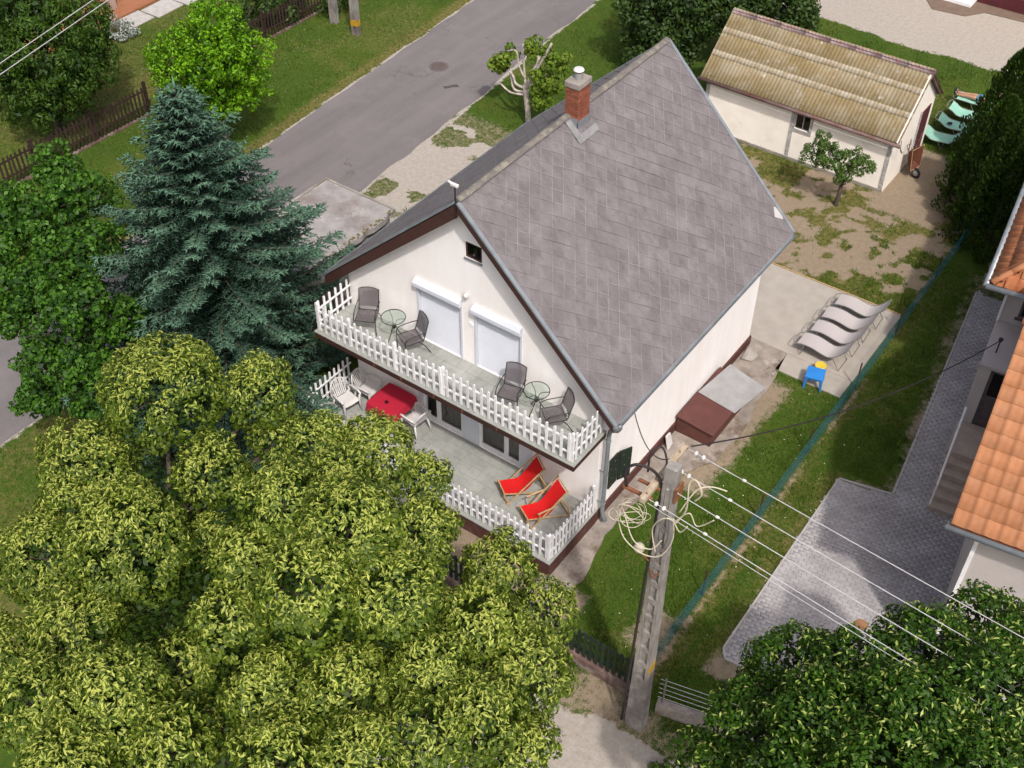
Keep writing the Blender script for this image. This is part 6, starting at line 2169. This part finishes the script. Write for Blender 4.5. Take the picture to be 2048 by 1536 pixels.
# blue spruce
def spruce(base, H, R0, seed, label):
    g = np.random.default_rng(seed)
    t = T('spruce_tree', label, 'tree', base)
    tb = B().tube([(0, 0, -.1), (0, 0, H * .5), (0, 0, H)], [.18, .10, .015], 8)
    V_, TN_ = [], []
    segs = []
    z = .5
    while z < H - .25:
        fr_ = 1 - z / H
        R = min(4.3, R0 * (fr_ ** .95)) * g.uniform(.85, 1.08) + .08
        nb = max(5, int(7 + 9 * fr_))
        a0 = g.uniform(0, 6.28)
        for b_ in range(nb):
            a = a0 + 2 * PI * b_ / nb + g.uniform(-.15, .15)
            Rb = R * g.uniform(.66, 1.12)
            d = np.array((math.cos(a), math.sin(a), 0))
            for _ in range(12):      # boughs stop short of the house and the garage
                ex, ey = base[0] + d[0] * Rb, base[1] + d[1] * Rb
                if (ex > -.75 and ey > -2.3 and z < 5.4) or (-5.9 < ex < -2.5 and ey > -1.1 and z < 3.2):
                    Rb *= .9
            pitch = .42 * (z / H) ** 2 - .40 * fr_
            tip = np.array((0, 0, z)) + d * Rb + np.array((0, 0, max(.25 - z, Rb * (pitch + .10))))
            midp = np.array((0, 0, z)) + d * Rb * .5 + np.array((0, 0, Rb * .5 * pitch - .06))
            tb.tube([(0, 0, z), tuple(midp), tuple(tip)], [.03 * fr_ + .008, .018 * fr_ + .006, .004], 4, False)
            side = np.array((-d[1], d[0], 0))
            # secondary sprays along the bough
            ns = max(4, int(Rb / .105))
            for s_ in range(ns):
                u = .10 + .92 * (s_ + g.uniform(0, 1)) / ns
                u = min(u, 1.0)
                q = (1 - u) ** 2 * np.array((0, 0, z)) + 2 * u * (1 - u) * (2 * midp - .5 * (np.array((0, 0, z)) + tip)) + u * u * tip
                segs.append((q, d * .8 + side * g.uniform(-.3, .3) + np.array((0, 0, g.uniform(.25, .6))), g.uniform(.14, .22), u))
                for sg in (-1, 1):
                    ll = (.16 + .34 * (1 - u) * min(1, Rb / 1.6) + .05) * g.uniform(.7, 1.2)
                    dd = d * .75 + side * sg * g.uniform(.5, .95) + np.array((0, 0, g.uniform(-.32, .12)))
                    dd /= np.linalg.norm(dd)
                    segs.append((q, dd, ll, u))
                    nn_ = int(ll / .085)
                    for w_ in range(nn_):
                        q2 = q + dd * ll * (w_ + .6) / nn_
                        for s2 in (-1, 1):
                            d2 = dd * .8 + np.cross(dd, (0, 0, 1)) * s2 * g.uniform(.4, .8) + np.array((0, 0, g.uniform(-.25, .35)))
                            d2 /= np.linalg.norm(d2)
                            segs.append((q2, d2, g.uniform(.09, .17), u))
            segs.append((tip - d * .05, d + np.array((0, 0, .15)), .2, 1.0))
        z += .21 + .17 * fr_
    for a in range(7):
        q = 2 * PI * a / 7
        segs.append((np.array((0, 0, H - .35 + .03 * a)), np.array((math.cos(q) * .7, math.sin(q) * .7, .7)), .32, 1.0))
    segs.append((np.array((0, 0, H - .1)), np.array((0, 0, 1.0)), .4, 1.0))
    q = np.array([s_[0] for s_ in segs])
    d = np.array([s_[1] for s_ in segs])
    d /= np.linalg.norm(d, axis=1, keepdims=True)
    ll = np.array([s_[2] for s_ in segs])[:, None]
    u = np.array([s_[3] for s_ in segs])
    a = np.cross(d, np.array((0.13, .21, 1.0)))
    a /= np.linalg.norm(a, axis=1, keepdims=True) + 1e-9
    b_ = np.cross(a, d)
    # each shoot: a slim three-sided brush, widest near the base
    w_ = np.clip(ll * .19, .022, .042)
    ring = [q + d * ll * .18 + (a * math.cos(k_) + b_ * math.sin(k_)) * w_ for k_ in (0, 2.094, 4.189)]
    v = np.stack([q] + ring + [q + d * ll], 1)
    n_ = len(q)
    idx = np.arange(n_)[:, None] * 5
    tri = np.concatenate([idx + np.array(f_) for f_ in ((0, 2, 1), (0, 3, 2), (0, 1, 3), (1, 2, 4), (2, 3, 4), (3, 1, 4))], 0)
    tn = np.tile(np.clip(-.05 + .72 * u ** 2.2 + g.uniform(-.15, .25, n_), 0, 1), 6)  # paler tips, darker inner shoots: shade inside the boughs put into tint
    tb.build('trunk', MT['bark'], t)
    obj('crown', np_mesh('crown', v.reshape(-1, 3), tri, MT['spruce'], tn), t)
    return t


spruce((-2.1, -2.45, 0), 10.0, 5.7, 41, 'tall blue-green spruce at the left of the white house')


# thujas: dense upright evergreens
def thuja(base, H, R, seed, label):
    g = np.random.default_rng(seed)
    t = T('thuja', label, 'tree', base, 0, 'evergreen thujas by the wire fence')
    B().tube([(0, 0, -.1), (0, 0, H * .9)], [.10, .02], 7).build('trunk', MT['bark'], t)
    n_ = int(13000 * H * R / 4)
    z = g.uniform(0.02, 1, n_)
    a = g.uniform(0, 2 * PI, n_)
    prof = R * np.minimum(1, (1 - z) ** .62 * 1.25) * (1 + .16 * np.sin(a * 5 + z * 9 + seed) + .10 * np.sin(a * 11 - z * 23))
    r_ = prof * (.72 + .34 * g.uniform(0, 1, n_) ** .5)
    p = np.stack([np.cos(a) * r_, np.sin(a) * r_, z * H], 1)
    nrm = np.stack([np.cos(a), np.sin(a), np.full(n_, .35)], 1)
    nrm /= np.linalg.norm(nrm, axis=1, keepdims=True)
    ux = np.stack([np.cos(a) * .5, np.sin(a) * .5, np.ones(n_)], 1) + g.normal(size=(n_, 3)) * .25
    ux /= np.linalg.norm(ux, axis=1, keepdims=True)
    nn = nrm + g.normal(size=(n_, 3)) * .5
    s_ = np.cross(nn, ux)
    s_ /= np.linalg.norm(s_, axis=1, keepdims=True)
    L_ = g.uniform(.07, .16, (n_, 1))
    v = np.stack([p - ux * L_ * .4, p - s_ * L_ * .26, p + ux * L_ * .6, p + s_ * L_ * .26], 1).reshape(-1, 3)
    obj('crown', np_mesh('crown', v, np.arange(4 * n_).reshape(-1, 4), MT['thuja'], g.uniform(.0, .9, n_)), t)


thuja((10.6, 18.6, 0), 4.3, 1.15, 51, 'dark thuja in front of the mint loungers')
thuja((11.55, 17.2, 0), 4.6, 1.2, 52, 'dark thuja nearest the corner of the orange roof')
thuja((10.2, 21.3, 0), 4.7, 1.2, 53, 'dark thuja rising farthest back beside the lawn')
thuja((11.6, 19.6, 0), 4.9, 1.2, 54, 'dark thuja at the right edge behind the others')


def shrub(name, label, lobes, leaf, seed, n_sub=10, rsub=.2, dens=150, l=(.06, .12), group=None, **kw):
    g = np.random.default_rng(seed)
    base = (lobes[0][0], lobes[0][1], 0)
    t = T(name, label, 'shrub', base, 0, group)
    lo = [(x - base[0], y - base[1], z, R) for x, y, z, R in lobes]
    b_ = B()
    for x, y, z, R in lo:
        for q in range(5):
            b_.tube([(0, 0, -.05), (x * .6, y * .6, z * .6), (x + g.uniform(-R, R) * .6, y + g.uniform(-R, R) * .6, z + R * .5)], [.025, .018, .006], 5)
    b_.build('stem', MT['bark'], t)
    p, n_, u = leaf_cloud(subclumps(lo, n_sub, rsub, g, -1), dens, g, facing=-1)
    p[:, 2] = np.maximum(p[:, 2], .02)
    obj('foliage', leaf_mesh('foliage', p, n_, leaf, g, l, **kw), t)
    return t


shrub('silver_bush', 'small silvery white bush at the end of the pale slabs', [(-21.3, 9.85, .45, .5), (-21.0, 10.15, .35, .4), (-21.6, 9.6, .4, .4)], MT['silver'], 61, rsub=.18, dens=160)
shrub('dark_bush', 'dark bush behind the shaded fence, left of the concrete poles', [(-17.6, 13.4, .9, 1.0), (-17.4, 14.6, .9, 1.0), (-17.8, 15.6, .8, .9)], MT['dark_tree'], 62, n_sub=12, rsub=.35, dens=75, l=(.1, .18))
shrub('ivy_bush', 'green bush between the shaded fence and the concrete poles', [(-15.75, 16.8, .5, .5), (-15.9, 16.3, .35, .4), (-15.9, 17.5, .5, .5)], MT['cherry'], 63, rsub=.22, dens=130)
shrub('weed_bush', 'low green bush below the maple by the left picture edge', [(-3.0, -8.0, .35, .5), (-3.9, -7.3, .3, .45), (-2.4, -8.8, .3, .5)], MT['maple'], 64, rsub=.2, dens=120)
shrub('weed_bush', 'green bush in front of the dark picket fence, above the maple', [(-12.5, .6, .9, .7), (-12.1, 1.5, 1.0, .7), (-12.9, -.3, .9, .7)], MT['maple'], 65, n_sub=12, rsub=.25, dens=100, l=(.09, .15))
shrub('weed_bush', 'small weed clump on the gravel below the power pole', [(12.45, -4.75, .1, .16), (12.3, -4.9, .08, .14)], MT['apple'], 66, rsub=.08, dens=500, l=(.05, .09))


# ------------------------------------------------------------------ grass
def grass_field(name, x0, x1, y0, y1, dens, seed, label):
    g = np.random.default_rng(seed)
    n_ = int((x1 - x0) * (y1 - y0) * dens)
    x, y = g.uniform(x0, x1, n_), g.uniform(y0, y1, n_)
    d, gv, b_ = zones(x, y)
    sel = (np.maximum(d, gv) + (vnoise(x, y, 4.0, 9) - .5) * .7) < .42
    sel &= ~((x > -.6) & (x < 7.7) & (y > -2.1) & (y < 8.4))
    sel &= ~((x > 7.4) & (x < 8.35) & (y > -2.5) & (y < 8.7))
    sel &= ~((x > 6.1) & (x < 10.75) & (y > 7.7) & (y < 12.1))
    sel &= ~((x > .7) & (x < 7.7) & (y > 17.7) & (y < 21.4))
    sel &= ~((x > edge(ROADL, y) - .02) & (x < edge(ROADR, y) + .05))
    sel &= ~((x > 11.93) & (x < 17.5) & (y < 5.3) & (y > -1.6))
    sel &= ~((x > 12.1 + (14.5 - y) * .123) & (y > 5.0) & (y < 14.6))
    sel &= ~((x > -5.6) & (x < -2.8) & (y > -.8) & (y < 5.1))
    sel &= ~((x < -21.2) & (y > 10.4))
    x, y, b_ = x[sel], y[sel], b_[sel]
    n_ = len(x)
    a = g.uniform(0, 2 * PI, n_)
    hgt = g.uniform(.03, .085, n_) * (.5 + 1.3 * vnoise(x, y, 1.1, 12) * vnoise(x, y, 3.7, 15) * 1.6)
    wd = g.uniform(.008, .016, n_)
    lean = g.uniform(.2, .9, n_) * hgt
    dx, dy = np.cos(a), np.sin(a)
    v = np.stack([np.stack([x - dy * wd, y + dx * wd, np.zeros(n_)], 1), np.stack([x + dy * wd, y - dx * wd, np.zeros(n_)], 1),
                  np.stack([x + dx * lean, y + dy * lean, hgt], 1)], 1).reshape(-1, 3)
    tn = np.clip(g.uniform(.1, .65, n_) + .35 * b_, 0, 1)
    o = obj(name, np_mesh(name, v, np.arange(3 * n_).reshape(-1, 3), MT['grass'], tn))
    tag(stuff(o), label, 'grass')


grass_field('grass', 8.0, 13.4, -4.6, 15.5, 900, 71, 'mown grass of the two narrow side lawns')
grass_field('grass', -1.0, 11.0, 12.0, 29.5, 420, 72, 'weedy grass of the yard and the lawn behind the shed')
grass_field('grass', -24, -2.5, -9, 26, 260, 73, 'patchy grass of the road verges and gardens across the road')


# daisies and clover heads dotted over the lawns
g = np.random.default_rng(80)
px_, py_ = [], []
for x0, x1, y0, y1, n_ in ((8.4, 10.8, -3, 8, 80), (11.1, 12.0, -2, 9, 25), (-15.8, -11.6, -2, 24, 260), (-22, -16.5, 0, 10, 60)):
    px_.append(g.uniform(x0, x1, n_))
    py_.append(g.uniform(y0, y1, n_))
px_, py_ = np.concatenate(px_), np.concatenate(py_)
zd, zg, _ = zones(px_, py_)
ok = np.maximum(zd, zg) < .35
px_, py_ = px_[ok], py_[ok]
n_ = len(px_)
r_ = g.uniform(.008, .018, n_)
a_ = np.arange(6) * PI / 3
v = np.stack([px_[:, None] + r_[:, None] * np.cos(a_), py_[:, None] + r_[:, None] * np.sin(a_), np.full((n_, 6), .07)], 2).reshape(-1, 3)
tag(stuff(obj('daisies', np_mesh('daisies', v, np.arange(6 * n_).reshape(-1, 6), mat('daisy', (0.75, 0.72, 0.55), None, 30, 0.8, 0)))), 'tiny white daisies dotted over the lawns', 'flowers')
